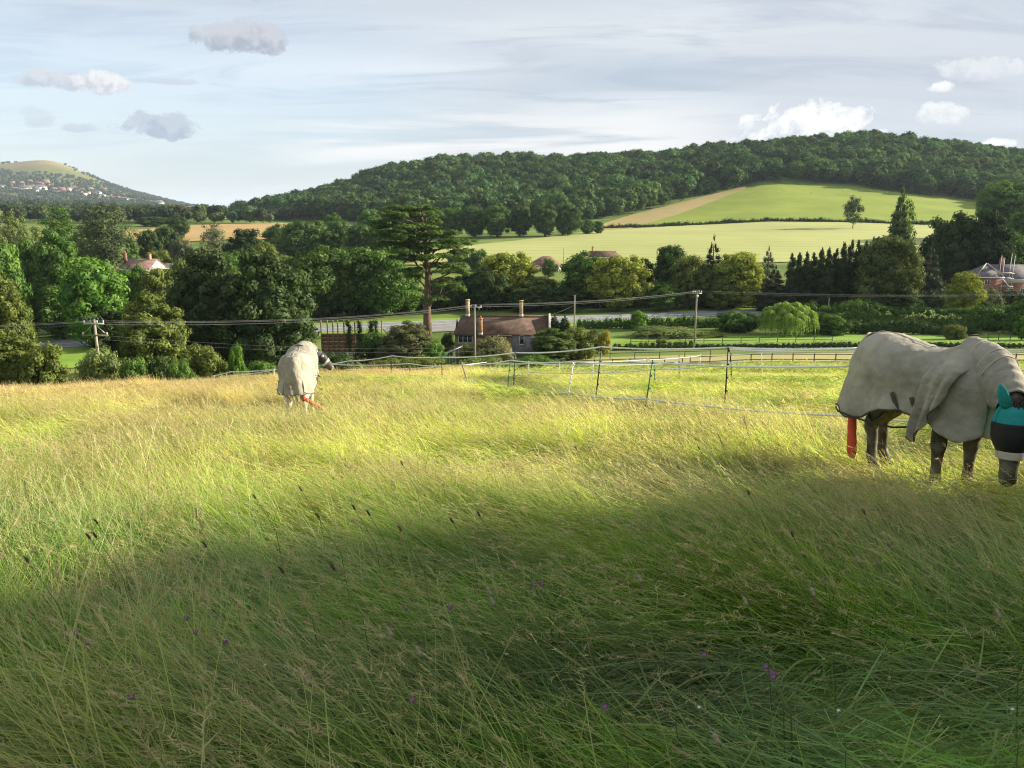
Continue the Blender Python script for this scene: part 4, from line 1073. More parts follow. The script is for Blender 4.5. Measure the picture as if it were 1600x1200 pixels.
def prism_roof(x0, x1, y0, y1, z0, zr, hip0=0.0, hip1=0.0, th=0.14, over=0.25):
    """ridge along x between eaves y0 and y1; hips cut the ridge ends"""
    mb = MB(); xm = (y0 + y1) / 2
    def shell(o, dz):
        return [(x0 - over, y0 - over, z0 + dz), (x1 + over, y0 - over, z0 + dz), (x1 + over, y1 + over, z0 + dz), (x0 - over, y1 + over, z0 + dz), (x0 - over + hip0, xm, zr + dz), (x1 + over - hip1, xm, zr + dz)]
    V = shell(0, 0) + shell(0, -th)
    Fs = [(0, 1, 5, 4), (2, 3, 4, 5), (6, 10, 11, 7), (8, 11, 10, 9)]
    Fs += [(1, 2, 5), (0, 4, 3)]
    Fs += [(7, 11, 8), (6, 9, 10)]
    Fs += [(0, 6, 7, 1), (1, 7, 8, 2), (2, 8, 9, 3), (3, 9, 6, 0)]
    if hip0 == 0: Fs.remove((0, 4, 3)); Fs.remove((6, 9, 10)); Fs.remove((3, 9, 6, 0)); Fs += [(0, 4, 10, 6), (4, 3, 9, 10)]
    if hip1 == 0: Fs.remove((1, 2, 5)); Fs.remove((7, 11, 8)); Fs.remove((1, 7, 8, 2)); Fs += [(1, 7, 11, 5), (5, 11, 8, 2)]
    return mb.add(V, Fs)
def walls(x0, x1, y0, y1, z0, ze, zr=None, gables=(True, True)):
    mb = MB(); ym = (y0 + y1) / 2
    V = [(x0, y0, z0), (x1, y0, z0), (x1, y1, z0), (x0, y1, z0), (x0, y0, ze), (x1, y0, ze), (x1, y1, ze), (x0, y1, ze)]
    Fs = [(0, 1, 5, 4), (1, 2, 6, 5), (2, 3, 7, 6), (3, 0, 4, 7)]
    if zr is not None:
        V += [(x0, ym, zr), (x1, ym, zr)]
        if gables[0]: Fs.append((4, 8, 7))
        if gables[1]: Fs.append((5, 6, 9))
    return mb.add(V, Fs)
def window(par, x, y, z, w, h, n=2, axis='x', sgn=-1, label=None):
    """outer frame a little proud of the wall, panes behind it; faces -y (axis x) or x*sgn"""
    fr = MB(); t = 0.07
    def bx(mb, cx, cz, sx, sz, dp, off):
        if axis == 'x': mb.box((x + cx, y - off, z + cz), (sx, dp, sz))
        else: mb.box((x + off, y + cx, z + cz), (dp, sx, sz))
    bx(fr, 0, h / 2, w, t, 0.09, 0.03); bx(fr, 0, -h / 2, w + .1, t, 0.14, 0.05)
    for k in range(n + 1): bx(fr, -w / 2 + w * k / n, 0, t, h - t * 1.05, 0.085, 0.03)
    o = fr.obj('window', M_WHITE, par)
    if label: o['label'] = label
    for k in range(n):
        g = MB(); bx(g, -w / 2 + w * (k + .5) / n, 0, w / n - t * 1.02, h - t * 1.05, 0.02, 0.012); g.obj('pane', M_GLASS, o)
def chimney(par, x, y, z0, z1, w, d, m, pots=2, cap=True, base=None):
    mb = MB(); mb.box((x, y, (z0 + z1) / 2), (w, d, z1 - z0))
    if cap: mb.box((x, y, z1 + 0.06), (w + .14, d + .14, 0.12)); mb.box((x, y, z1 - 0.45), (w + .08, d + .08, 0.08))
    c = mb.obj('chimney', m, par)
    for k in range(pots):
        p = MB(); p.tube([(x + (k - (pots - 1) / 2) * 0.3, y, z1 + 0.121), (x + (k - (pots - 1) / 2) * 0.3, y, z1 + 0.5)], [0.11, 0.09], 8); p.obj('chimney_pot', M_BRICKO, c)
    if base is not None:
        f = MB(); f.box((x, y, base), (w + .1, d + .1, 0.35)); f.obj('flashing', M_FLASH, c)
    return c

# --- cottage in front of the road
def cottage():
    y0 = 113.0; x0, _, _ = G(785, y0)
    zr = row2z(494, y0 + 3.2); ze = row2z(522, y0); zb = Hs(x0, y0) - 0.5
    e = thing('brick_cottage', 'long brown tiled brick cottage with three tall chimneys, half hidden by bushes', 'house', (x0, y0, zb), math.radians(-2))
    m = 1 / 10.66   # metres per pixel at this distance
    X = lambda px: (px - 785) * 0.0945
    ze -= zb; zr -= zb
    walls(X(712), X(856), 0, 6.4, 0, ze, zr - 0.15).obj('wall', M_BRICK, e)
    roof = prism_roof(X(712), X(855), 0, 6.4, ze, zr, 0.9, 0.0, 0.12).obj('roof', M_TILE, e)
    rt = MB(); rt.tube([(X(720), 3.2, zr + .03), (X(855), 3.2, zr + .03)], 0.11, 8); rt.obj('ridge_tiles', M_TILER, roof)
    # grey rendered end bay and stone gable coping
    b = MB(); b.box(((X(800) + X(856)) / 2, -0.06, ze / 2 - .05), (X(856) - X(800), 0.12, ze - .1)); b.obj('rendered_wall', M_GREYW, e)
    cp = MB()
    for s in (0, 1):
        a = Vector((X(857), -0.35 if s == 0 else 6.75, ze - 0.05)); c = Vector((X(857), 3.2, zr + 0.22))
        dirv = (c - a); ln = dirv.length; q = dirv.to_track_quat('Z', 'X').to_matrix()
        cp.box((a + c) / 2, (0.5, 0.32, ln), M=q)
    cp.obj('gable_coping', M_STONE, e)
    g = MB(); g.box(((X(712) + X(800)) / 2, -0.36, ze - .16), (X(800) - X(712), 0.12, 0.10)); g.obj('gutter', M_DARKW, e)
    chimney(e, X(729), 3.3, zr - 0.6, zr + 2.3, 0.52, 0.6, M_BRICKY, 0, base=zr + .1)
    chimney(e, X(813), 3.3, zr - 0.6, zr + 2.2, 0.52, 0.6, M_BRICKY, 0, base=zr + .1)
    c = chimney(e, X(752), -0.1, ze - 0.3, ze + 2.15, 0.5, 0.55, M_BRICKO, 1, base=ze + 0.05)
    c['label'] = 'orange brick chimney rising from the front eaves'
    st = MB(); st.box((X(752), -0.2, ze / 2 - .3), (0.9, 0.4, ze - .6)); st.obj('chimney_breast', M_BRICK, e)
    window(e, X(728), 0, row2z(530, y0) - zb, 2.0, 1.15, 3)
    window(e, X(771), 0, row2z(528, y0) - zb, 1.25, 0.75, 2)
    window(e, X(815), -0.12, row2z(531, y0) - zb, 0.62, 1.25, 1, label='narrow white framed window in the grey wall')
    # glass lean-to with white bars on the left
    lt = MB(); zt = row2z(537, y0) - zb; zl = row2z(549, y0) - zb
    for k in range(6):
        xx = X(700) + k * (X(724) - X(700)) / 5
        zz = zl + (zt - zl) * k / 5
        lt.box((xx, -1.3, (zz) / 2), (0.07, 0.07, zz)); 
    for yy in (-1.3, -2.6):
        a = Vector((X(697), yy, zl - .1)); c_ = Vector((X(725), yy, zt)); q = (c_ - a).to_track_quat('Z', 'X').to_matrix()
        lt.box((a + c_) / 2, (0.10, 0.10, (c_ - a).length), M=q)
    lt.box((X(697), -1.95, zl - .1), (0.1, 1.3, 0.1)); lt.box((X(725), -1.95, zt), (0.1, 1.2, 0.1))
    f = lt.obj('lean_to_frame', M_WHITE, e)
    gp = MB(); a = Vector((X(697.6), -1.95, zl - .06)); c_ = Vector((X(724.6), -1.95, zt + .04)); q = (c_ - a).to_track_quat('Z', 'X').to_matrix()
    gp.box((a + c_) / 2, (0.03, 1.15, (c_ - a).length * .97), M=q); gp.obj('glass_roof', M_GLASS, f)
cottage()

# --- bungalow, long roofed house, scaffolded house, pink roofed house
def simple_house(name, label, pxl, pxr, rr, re, y0, depth, roofm, wallm, hip=(0, 0), rz=0.0, wins=(), chim=(), base_drop=0.3):
    px = (pxl + pxr) / 2; x0, _, z0 = G(px, y0); zb = z0 - base_drop
    xl = px2x(pxl, y0, row2z(re, y0)) - x0; xr_ = px2x(pxr, y0, row2z(re, y0)) - x0
    ze = row2z(re, y0) - zb; zr = row2z(rr, y0 + depth / 2) - zb
    e = thing(name, label, 'house', (x0, y0, zb), rz)
    walls(xl + .25, xr_ - .25, 0, depth, 0, ze, zr - .15, (hip[0] == 0, hip[1] == 0)).obj('wall', wallm, e)
    r = prism_roof(xl + .25, xr_ - .25, 0, depth, ze, zr, hip[0], hip[1]).obj('roof', roofm, e)
    for (wx, wz, ww, wh, n) in wins: window(e, wx, 0, ze + wz, ww, wh, n)
    for (cx, cyf, h1, w, m_) in chim: chimney(e, cx, depth * cyf, zr - 1.2, zr + h1, w, w, m_, 2)
    f = MB(); f.box(((xl + xr_) / 2, -0.27, ze - .10), (xr_ - xl - .02, 0.06, 0.2)); f.obj('fascia', M_WHITE, e)
    return e, xl, xr_, ze, zr
e, xl, xr_, ze, zr = simple_house('bungalow', 'small bungalow with a steep brown hipped roof among the trees', 831, 882, 400, 417, 285, 9, M_TILER, M_CREAM, (5.0, 3.9), math.radians(14),
    wins=[(-3.6, -1.2, 1.8, 1.1, 2), (-0.8, -1.2, 1.6, 1.1, 2), (2.6, -1.2, 2.2, 1.1, 3)], base_drop=0.2)
pr = MB(); pr.box((1.5, -1.0, ze - 2.35), (8, 0.1, 0.12)); pr.box((1.5, -1.0, ze - 3.0), (8, 0.08, 0.08))
for k in range(9): pr.box((-2.5 + k, -1.0, ze - 2.85), (0.08, 0.08, 0.92))
pr.obj('balcony_rail', M_WHITE, e)
simple_house('long_house', 'dark roofed house with one brick chimney peeping over the yellow green tree', 921, 970, 392, 402, 300, 8, M_TILE, M_BRICKR, (0, 1.6), 0.0, wins=[(-3, -1.5, 1.4, 1.2, 2), (2.5, -1.5, 1.4, 1.2, 2)],
    chim=[(-5.1 + 6 - 5.6 + 0.3, 0.5, 1.3, 0.7, M_BRICKO)])
# pink roofed house at the left
e, xl, xr_, ze, zr = simple_house('pink_roofed_house', 'house with pinkish tiled roof and gable half hidden between green trees', 186, 236, 404, 421, 196, 7.5, M_PINKT, M_CREAM, (0, 0), math.radians(-12),
    wins=[(0, -1.6, 1.2, 1.2, 2)], chim=[(2.7, 0.5, 1.0, 0.6, M_BRICKO), (-4.2, 0.5, 1.2, 0.6, M_BRICKR)])
wg = MB(); V = [(0.2, -3.0, ze - 1.2), (4.0, -3.0, ze - 1.2), (2.1, -3.0, ze + 1.3), (0.2, 0, ze - 1.2), (4.0, 0, ze - 1.2), (2.1, 0, ze + 1.3)]
wg.add(V, [(0, 1, 2), (3, 5, 4), (0, 3, 4, 1)]); wg.box((2.1, -1.5, (ze - 1.3) / 2), (3.8, 2.98, ze - 1.3)); wg.obj('gable_wing', M_CREAM, e)
wr = MB(); q0 = [(-.15, -3.3, ze - 1.4), (2.1, -3.3, ze + 1.5), (4.35, -3.3, ze - 1.4), (-.15, 1.2, ze - 1.4), (2.1, 1.2, ze + 1.5), (4.35, 1.2, ze - 1.4)]
q1 = [(a, b, c - .15) for a, b, c in q0]
wr.add(q0 + q1, [(0, 1, 4, 3), (1, 2, 5, 4), (6, 9, 10, 7), (7, 10, 11, 8), (0, 6, 7, 1), (1, 7, 8, 2), (0, 3, 9, 6), (2, 8, 11, 5)]); wr.obj('wing_roof', M_PINKT, e)
simple_house('grey_roofed_barn', 'low grey roofed building right of the pink roofed house', 238, 268, 411, 419, 205, 7, M_SLATE, M_STONE, (0, 0), math.radians(-12))
# scaffolded house
e, xl, xr_, ze, zr = simple_house('hipped_house', 'brick house with hipped slate roof and chimney in scaffolding at the right edge', 1525, 1568, 412, 433, 205, 8.5, M_SLATE, M_BRICKR, (4.2, 2.6), math.radians(-8),
    wins=[(-1.2, -1.4, 1.3, 1.2, 2), (-1.2, -3.9, 1.6, 1.2, 3)], base_drop=0.4)
walls(xr_ - 1.5, xr_ + 8.5, 1.2, 8.0, 0, ze - .3, zr - .3, (False, True)).obj('wing_wall', M_BRICKR, e)
prism_roof(xr_ - 1.5, xr_ + 8.5, 1.2, 8.0, ze - .3, zr - .15, 0, 2.2).obj('wing_roof', M_SLATE, e)
b = MB(); b.box((xr_ + 3.8, 1.05, ze - 1.0), (8.8, 0.28, 1.1)); b.obj('pale_band', M_CREAM, e)
window(e, xr_ + 2.2, 1.2, ze - 3.6, 1.6, 1.2, 3); window(e, xr_ + 5.6, 1.2, ze - 3.6, 1.6, 1.2, 3)
chimney(e, xr_ + 0.4, 3.6, zr - 1.4, zr + 1.5, 0.8, 0.7, M_BRICKR, 1)
rd = MB()
for s in (-1, 1): rd.tube([(xl + .2 if s < 0 else xr_ - .2, -0.2, ze + .12), (xl + .25 - .25 + 4.2 if s < 0 else xr_ - 2.6, 4.25, zr + .08)], 0.12, 6)
rd.obj('hip_tiles', M_STONE, e)
def scaffold(loc, rz):
    t = thing('chimney_scaffold', 'pale pole scaffolding standing round the chimney of the hipped house', 'scaffold', loc, rz)
    for i in (0, 1):
        for j in (0, 1):
            p = MB(); p.tube([(i * 2.4, j * 1.8, 0), (i * 2.4, j * 1.8, zr + 1.9 + 0.5 * (i + j) - (loc[2] - e.location.z))], 0.06, 6); p.obj('standard', M_STEEL, t)
    for zz in (ze - 2.2, ze - 0.2, ze + 1.1):
        for (a, b_) in (((-.3, 0, zz), (2.8, 0, zz)), ((-.3, 1.8, zz), (2.8, 1.8, zz)), ((0, -.3, zz), (0, 2.1, zz)), ((2.4, -.3, zz), (2.4, 2.1, zz))):
            p = MB(); p.tube([a, b_], 0.05, 6); p.obj('ledger', M_STEEL, t)
    p = MB(); p.tube([(-.9, 0, ze - 1.6), (0.4, 0, ze + 1.0)], 0.05, 6); p.obj('brace', M_STEEL, t)
    p = MB(); p.tube([(2.6, 0, ze - 3.0), (-2.0, 0, ze + 2.0)], 0.05, 6); p.obj('brace', M_STEEL, t)
    for k in range(4):
        p = MB(); p.box((1.2, 0.25 + k * 0.42, ze + 1.18), (3.0, 0.36, 0.06)); p.obj('board', M_STONE, t)
lw = e.matrix_basis @ Vector((xr_ - 1.0, -1.2, 0))
scaffold((lw.x, lw.y, e.location.z), math.radians(-8))

# --- village on the far hill: one wall mesh and one roof mesh shared by many houses
def small_house_mesh():
    w = walls(-.5, .5, -.5, .5, 0, .62, 0.95).mesh('wall', M_WHITE)
    r = prism_roof(-.5, .5, -.5, .5, .62, 1.0, 0, 0, 0.05, 0.05).mesh('roof', M_TILER); return w, r
VW, VR = small_house_mesh()
def variant(me, m): q = me.copy(); q.materials.clear(); q.materials.append(m); return q
M_VW = mat('village_white', (0.78, 0.76, 0.70), 0.8); M_VC = mat('village_cream', (0.60, 0.48, 0.30), 0.8); M_VB = mat('village_brick', (0.45, 0.23, 0.14), 0.8)
VWS = [variant(VW, M_VW), variant(VW, M_VC), variant(VW, M_VB)]; VRS = [variant(VR, M_TILER), variant(VR, M_SLATE), variant(VR, M_PINKT)]
rv = random.Random(5)
# (px, row, width m, height m, wall 0 white 1 cream 2 brick)
VILL = [(4, 294, 20, 10, 0), (20, 291, 14, 16, 2), (24, 298, 26, 11, 1), (34, 290, 14, 13, 2), (40, 299, 34, 17, 0), (50, 296, 24, 15, 0), (47, 287, 16, 14, 2), (58, 300, 18, 12, 0), (64, 297, 30, 17, 0), (62, 290, 20, 12, 1),
        (72, 290, 22, 20, 2), (77, 302, 20, 10, 1), (84, 300, 20, 14, 0), (90, 303, 26, 10, 1), (97, 299, 20, 13, 2), (103, 303, 24, 13, 2), (108, 306, 22, 8, 2), (106, 298, 20, 12, 0), (115, 297, 20, 14, 0), (121, 302, 26, 11, 0), (128, 300, 18, 12, 2),
        (130, 305, 26, 9, 0), (136, 304, 22, 10, 0), (141, 299, 20, 14, 0), (147, 303, 24, 10, 1), (153, 304, 20, 12, 0), (162, 301, 20, 16, 0), (158, 307, 24, 8, 0), (171, 305, 18, 7, 2), (182, 311, 26, 9, 0), (195, 314, 30, 10, 0), (192, 308, 14, 12, 2),
        (249, 322, 24, 18, 0), (222, 319, 16, 8, 1), (295, 329, 16, 12, 1), (302, 328, 16, 13, 2), (314, 330, 18, 12, 2), (320, 329, 16, 13, 2), (330, 331, 16, 10, 1), (338, 331, 16, 10, 2), (355, 330, 16, 12, 1), (366, 332, 16, 12, 2)]
VR_ = ranks([v[0] + v[1] * .01 for v in VILL])
def vplace(i):
    a = [j for j in range(len(VILL)) if VILL[j][4] == VILL[i][4]]; r = ranks([VILL[j][0] for j in a])[a.index(i)]; return nth(r, len(a))
vnames = {0: 'white', 1: 'cream', 2: 'red brick'}
for i, (px, row, w, h, k) in enumerate(VILL):
    y = yrow(px, row, 2500, 4300) if px < 260 else yrow(px, row, 1500, 3000)
    x, y, z = G(px, y)
    where = ('of that colour on the hill' if px < 230 else 'of that colour on the hill' if px < 260 else 'of that colour by the dip')
    e = thing('village_house', 'tiny far ' + vnames[k] + ' house, ' + vplace(i) + ' ' + where, 'house', (x, y, z - 1), rv.uniform(0.75, 1.25), 'houses of the far hillside village')
    s = (w * 1.05, w * 0.9, h * 1.15 + 1)
    o = obj('wall', VWS[k], e); o.scale = s
    o = obj('roof', VRS[rv.choice((0, 1, 2))], e); o.scale = s

# ------------------------------------------------------------------ utility poles and cables
def utility_pole(name, label, px, top, y, kind, r=0.13, group=None):
    x, _, z = G(px, y); zt = row2z(top, y)
    e = thing(name, label, 'utility pole', (x, y, z)); h = zt - z
    mb = MB(); mb.tube([(0, 0, -0.6), (0, 0, h)], [r, r * 0.72], 10); mb.obj('pole', M_POLE, e, smooth=True)
    if kind == 'arms':
        a = MB(); a.box((0, -0.12, h - 0.35), (1.7, 0.12, 0.12)); a.obj('crossarm', M_STEEL, e)
        a = MB(); a.box((0, -0.12, h - 1.35), (2.2, 0.12, 0.12)); ar = a.obj('crossarm', M_TIMBER, e)
        for s in (-1.0, -.35, .35, 1.0):
            i = MB(); i.tube([(s * .8, -.12, h - .29), (s * .8, -.12, h - .08)], [0.05, 0.07], 8); i.obj('insulator', M_CERAM, e)
        for s in (-1, 1):
            i = MB(); i.tube([(s * 1.0, -.12, h - 1.29), (s * 1.0, -.12, h - 1.1)], [0.06, 0.08], 8); i.obj('insulator', M_CERAM, e)
            b = MB(); b.tube([(s * .12, -.12, h - .4), (s * 1.0, -.12, h - 1.3)], 0.02, 5); b.obj('stay', M_STEEL, e)
        # looped jumper wires
        for k in range(5):
            p = [(-.95 + .32 * k + .32 * q / 6 * 1.6, -.12 + .1 * math.sin(q), h - .1 + .42 * math.sin(PI * q / 6)) for q in range(7)]
            w = MB(); w.tube(p, 0.016, 5); w.obj('jumper_wire', M_WIREL, e)
    elif kind == 'tee':
        a = MB(); a.box((0.15, -0.1, h - 0.15), (1.5, 0.09, 0.09)); a.obj('crossarm', M_STEEL, e)
        for s in (-.45, .15, .8):
            i = MB(); i.tube([(s, -.1, h - .105), (s, -.1, h + .12)], [0.05, 0.06], 8); i.obj('insulator', M_CERAM, e)
        for s in (-.35, .55):
            i = MB(); i.tube([(s, -.1, h - .195), (s, -.1, h - .5)], [0.03, 0.04], 6); i.obj('bracket', M_STEEL, e)
    elif kind == 'transformer':
        a = MB(); a.box((0, -0.12, h - 0.25), (1.6, 0.12, 0.12)); a.obj('crossarm', M_STEEL, e)
        for s in (-1, -.5, .5, 1):
            i = MB(); i.tube([(s * .7, -.12, h - .19), (s * .7, -.12, h + .2)], [0.07, 0.09], 8); i.obj('insulator', M_CERAM, e)
        for k in range(3):
            w = MB(); w.tube([(-.7 + .5 * k + q * .08, -.3, h - .2 + .35 * math.sin(PI * q / 6)) for q in range(7)], 0.02, 5); w.obj('jumper_wire', M_WIREL, e)
        b = MB(); b.box((0, -.25, h - .75), (.35, .3, .4)); b.obj('junction_box', M_STEEL, e)
    return Vector((x, y, zt))
pA = utility_pole('utility_pole', 'wooden pole with two crossarms and looped wires above the elder bush', 162, 499, 66, 'arms', 0.14)
pB = utility_pole('utility_pole', 'slim pale pole with a short crossarm in front of the cottage', 742.5, 478, 98, 'tee', 0.13)
pC = utility_pole('utility_pole', 'tall pole with a cluster of insulators on the right beside the paddock', 1085, 456, 134, 'transformer', 0.17)
pD = utility_pole('utility_pole', 'plain pole beside the road between cottage and central hedge', 897, 461, 150, 'plain', 0.15)
pE = utility_pole('utility_pole', 'short plain pole poking over the long hedge right of the willow', 1293, 465, 176, 'plain', 0.13)
pF = utility_pole('utility_pole', 'thin far pole standing beside the bungalow', 880.5, 387, 280, 'plain', 0.15)
LEVELS = 'lowest middle highest'.split(); UPLOW = 'upper lower'.split()
def cable(name, label, a, b, sag, r, m, group=None):
    r *= 0.48; a = Vector(a); b = Vector(b); mb = MB()
    pts = [a.lerp(b, s) + Vector((0, 0, -4 * sag * s * (1 - s))) - a for s in np.linspace(0, 1, 26)]
    mb.tube(pts, r, 5); o = mb.obj(name, m, None, tuple(a), smooth=True)
    return tag(o, label, 'cable', group)
offL = Vector((-64, 47, row2z(508, 47))); offR = P(1720, 456, 168)
for k, (dx, dz) in enumerate([(-0.55, 0.0), (0.0, 0.05), (0.55, 0.0)]):
    d = Vector((dx * .5, -.1, dz + 0.05 + 0.16 * (k - 1)))
    cable('overhead_cable', LEVELS[k] + ' overhead line running off left from the pole with looped wires', offL + d, pA + d - Vector((0, 0, .3)), 0.6, 0.022, M_WIREL, 'conductors left of the first pole')
    cable('overhead_cable', LEVELS[k] + ' overhead line from the left pole to the pole by the cottage', pA + d - Vector((0, 0, .3)), pB + d, 0.75, 0.026, M_WIREL, 'conductors between the first two poles')
    cable('overhead_cable', LEVELS[k] + ' overhead line crossing above the cottage to the central pole', pB + d, pC + d, 0.5, 0.03, M_WIREL, 'conductors over the cottage')
    cable('overhead_cable', LEVELS[k] + ' overhead line running off right from the central pole', pC + d, offR + d, 0.8, 0.026, M_WIRE, 'conductors right of the central pole')
for k in (0, 1):
    cable('service_wire', UPLOW[k] + ' thin wire from the left pole towards the cottage', pA + Vector((0, -.1, -1.3 - .35 * k)), pB + Vector((0, -.1, -5.2 - .5 * k)), 0.6, 0.012, M_WIREL, 'lower wires on the left')
    cable('service_wire', UPLOW[k] + ' thin wire dropping from the road pole to the central pole', pD + Vector((0, 0, -2.2)), pC + Vector((0, 0, -2.0 - 0.6 * k)), 0.7, 0.016, M_WIRE, 'lower wires in the middle')
    cable('service_wire', UPLOW[k] + ' thin wire hanging in front of the cottage roof', pB + Vector((0, 0, -1.7 - .2 * k)), pD + Vector((0, 0, -1.9)), 1.2, 0.014, M_WIRE, 'wires in front of the cottage roof')

# ------------------------------------------------------------------ fences
M_BLACKP = mat('black_plastic', (0.025, 0.025, 0.025), 0.5); M_GREENP = mat('green_plastic', (0.02, 0.16, 0.08), 0.5)
M_DGREENP = mat('dark_green_plastic', (0.02, 0.07, 0.045), 0.5)
M_TAPE = mat('white_tape', (0.82, 0.82, 0.80), 0.6, var=0.05, vscale=30)
M_WPOST = mat('white_plastic', (0.75, 0.75, 0.72), 0.5)
PM = {'k': M_BLACKP, 'g': M_GREENP, 'w': M_WPOST, 'd': M_DGREENP, 't': M_POLE}
PLAB = {'k': 'black plastic post', 'g': 'green plastic post', 'w': 'white plastic post', 'd': 'dark green plastic post', 't': 'leaning wooden post'}
def tape_mesh(p0, p1, o0, w, sag, m=None):
    """flat ribbon with sag and slight twist"""
    mb = MB(); n = 22; V = []
    for k in range(n + 1):
        s = k / n; p = Vector(p0).lerp(Vector(p1), s) + Vector((0, 0, -4 * sag * s * (1 - s))) - Vector(o0)
        tw = 0.35 * math.sin(s * 9 + p0[0])
        d = Vector((0, math.sin(tw), math.cos(tw))) * (w / 2); t_ = Vector((0, 0.0012, 0))
        V += [tuple(p - d - t_), tuple(p + d - t_), tuple(p + d + t_), tuple(p - d + t_)]
    Fs = []
    for k in range(n):
        for j in range(4):
            Fs.append((k * 4 + j, k * 4 + (j + 1) % 4, (k + 1) * 4 + (j + 1) % 4, (k + 1) * 4 + j))
    Fs += [(3, 2, 1, 0), (n * 4, n * 4 + 1, n * 4 + 2, n * 4 + 3)]
    return mb.add(V, Fs)
def efence(label, posts, tapes, r=0.012, w=0.04):
    w *= .80; r *= .95
    """posts: (px of top, top row, y, lean px, kind); tapes: list of lists of (px,row,y)"""
    o0 = P(posts[0][0], posts[0][1], posts[0][2]); o0.z = Hs(o0.x, o0.y)
    e = thing('electric_fence', label, 'fence', tuple(o0))
    for (px, row, y, lean, k) in posts:
        a = P(px, row, y); bx, by, bz = G(px + lean, y - 0.02 * abs(lean) * .1); b = Vector((bx, by, bz - .1))
        p = MB(); rr = r * (1.9 if k == 't' else 1.0)
        p.tube([b - o0, a - o0], [rr * 1.15, rr], 7)
        d = (a - b)
        if k != 't':
            for s in (0.35, 0.55, 0.75, 0.95):      # moulded clips
                c = b + d * s - o0; p.box(tuple(c + Vector((rr * 1.6, 0, 0))), (rr * 2.6, rr * 1.4, 0.03))
        po = p.obj('post', PM[k], e); po['label'] = PLAB[k]
    for tp in tapes:
        for i in range(len(tp) - 1):
            p0 = P(*tp[i]); p1 = P(*tp[i + 1]); ln = (p1 - p0).length
            tape_mesh(p0, p1, o0, w, 0.012 * ln).obj('tape', M_TAPE, e)
efence('nearest electric fence of white tape running from the near horse back to the left',
       [(1020, 562, 14.6, -15, 'g'), (896, 566, 18.0, -12, 'w'), (797, 564, 21.5, -5, 'g'), (721, 566, 25.5, 13, 't'), (640, 569, 31, 0, 'g'), (514, 568, 34, 2, 'w')],
       [[(1640, 578, 9.6), (1330, 572, 11.5), (1020, 566, 14.6), (896, 565, 18.0), (797, 563, 21.5), (721, 570, 25.5), (640, 568, 31), (514, 569, 34), (430, 578, 36), (352, 588, 36)],
        [(1640, 668, 9.6), (1330, 650, 11.5), (1008, 623, 14.6), (890, 614, 18.0), (797, 603, 21.5), (723, 594, 25.5)]], 0.014, 0.042)
efence('second electric fence of white tape with tall black posts behind the nearest one',
       [(1138, 543, 16.5, -6, 'k'), (940, 542, 19.5, -10, 'k'), (805, 549, 24, -3, 'd'), (690, 557, 28, 1, 'd'), (613, 556, 31, -3, 'd')],
       [[(1640, 546, 15.0), (1340, 544, 15.8), (1138, 543, 16.5), (940, 542, 19.5), (805, 551, 24), (690, 558, 28), (613, 556, 31), (545, 564, 34), (500, 570, 36)],
        [(1640, 549, 14.6), (1390, 548, 15.4), (1138, 546, 16.5)]], 0.016, 0.05)
efence('far electric fence with small white posts in the sunlit meadow',
       [(1190, 548, 36, 0, 'w'), (1350, 548, 36, 0, 'w'), (1061, 554, 36, 0, 'd'), (1094, 553, 40, 0, 'w'), (1012, 558, 38, 0, 'w'), (927, 566, 34, -2, 'w'), (874, 565, 36, 0, 'w'), (826, 564, 38, 0, 'w'), (1555, 545, 36, 0, 'w'), (1142, 551, 30, 1, 'k'), (1022, 570, 30, 1, 'g')],
       [[(1640, 545, 36), (1350, 547, 36), (1190, 551, 36), (1094, 556, 40), (1012, 562, 38), (874, 566, 36), (760, 568, 38)],
        [(1640, 564, 34), (1350, 562, 36), (1190, 564, 36), (1061, 567, 36), (927, 570, 34), (826, 567, 38)],
        [(1130, 571, 30), (1022, 577, 30), (900, 583, 33), (826, 581, 36), (760, 578, 38)]], 0.016, 0.055)
efence('low slack white tape fence at the left end of the meadow behind the far horse',
       [(428, 576, 33, 0, 'w'), (344, 588, 33, 3, 'w'), (607, 574, 36, 0, 'w'), (630, 577, 36, 0, 'w')],
       [[(330, 588, 33), (360, 581, 33), (395, 580, 33), (428, 577, 33), (470, 581, 33)], [(345, 592, 34), (400, 586, 34), (455, 590, 34)],
        [(540, 577, 37), (607, 577, 36), (690, 572, 36), (760, 566, 38)]], 0.014, 0.045)
def rail_fence(label, pts, spacing, hgt, rails, m=M_DARKW, r=0.05):
    W_ = [G(px, y)[:2] for px, y in pts]
    Ln = sum(math.dist(W_[i], W_[i + 1]) for i in range(len(W_) - 1)); n = max(2, int(Ln / spacing) + 1)
    P_ = np.array(W_); d = np.concatenate([[0], np.cumsum(np.linalg.norm(np.diff(P_, axis=0), axis=1))]); s = np.linspace(0, d[-1], n)
    Q = np.stack([np.interp(s, d, P_[:, 0]), np.interp(s, d, P_[:, 1])], 1)
    o0 = Vector((Q[0, 0], Q[0, 1], Hs(*Q[0]))); e = thing('rail_fence', label, 'fence', tuple(o0))
    B = [Vector((q[0], q[1], Hs(*q))) - o0 for q in Q]
    rr = random.Random(n)
    for b in B:
        p = MB(); h = hgt + rr.uniform(-.03, .05); p.box(tuple(b + Vector((0, 0, h / 2 - .15))), (r * 2, r * 2, h + .3)); p.obj('post', m, e)
    for i in range(n - 1):
        for z in rails:
            p = MB(); a = B[i] + Vector((0, -r - .022, z)); c = B[i + 1] + Vector((0, -r - .022, z)); q = (c - a).to_track_quat('Z', 'X').to_matrix()
            p.box((a + c) / 2, (0.09, 0.035, (c - a).length - .01), M=q); p.obj('rail', m, e)
    return e
rail_fence('dark post and rail fence along the dry strip behind the meadow', [(1078, 88), (1110, 87), (1330, 84), (1660, 80)], 2.1, 1.15, (1.08, 0.5))
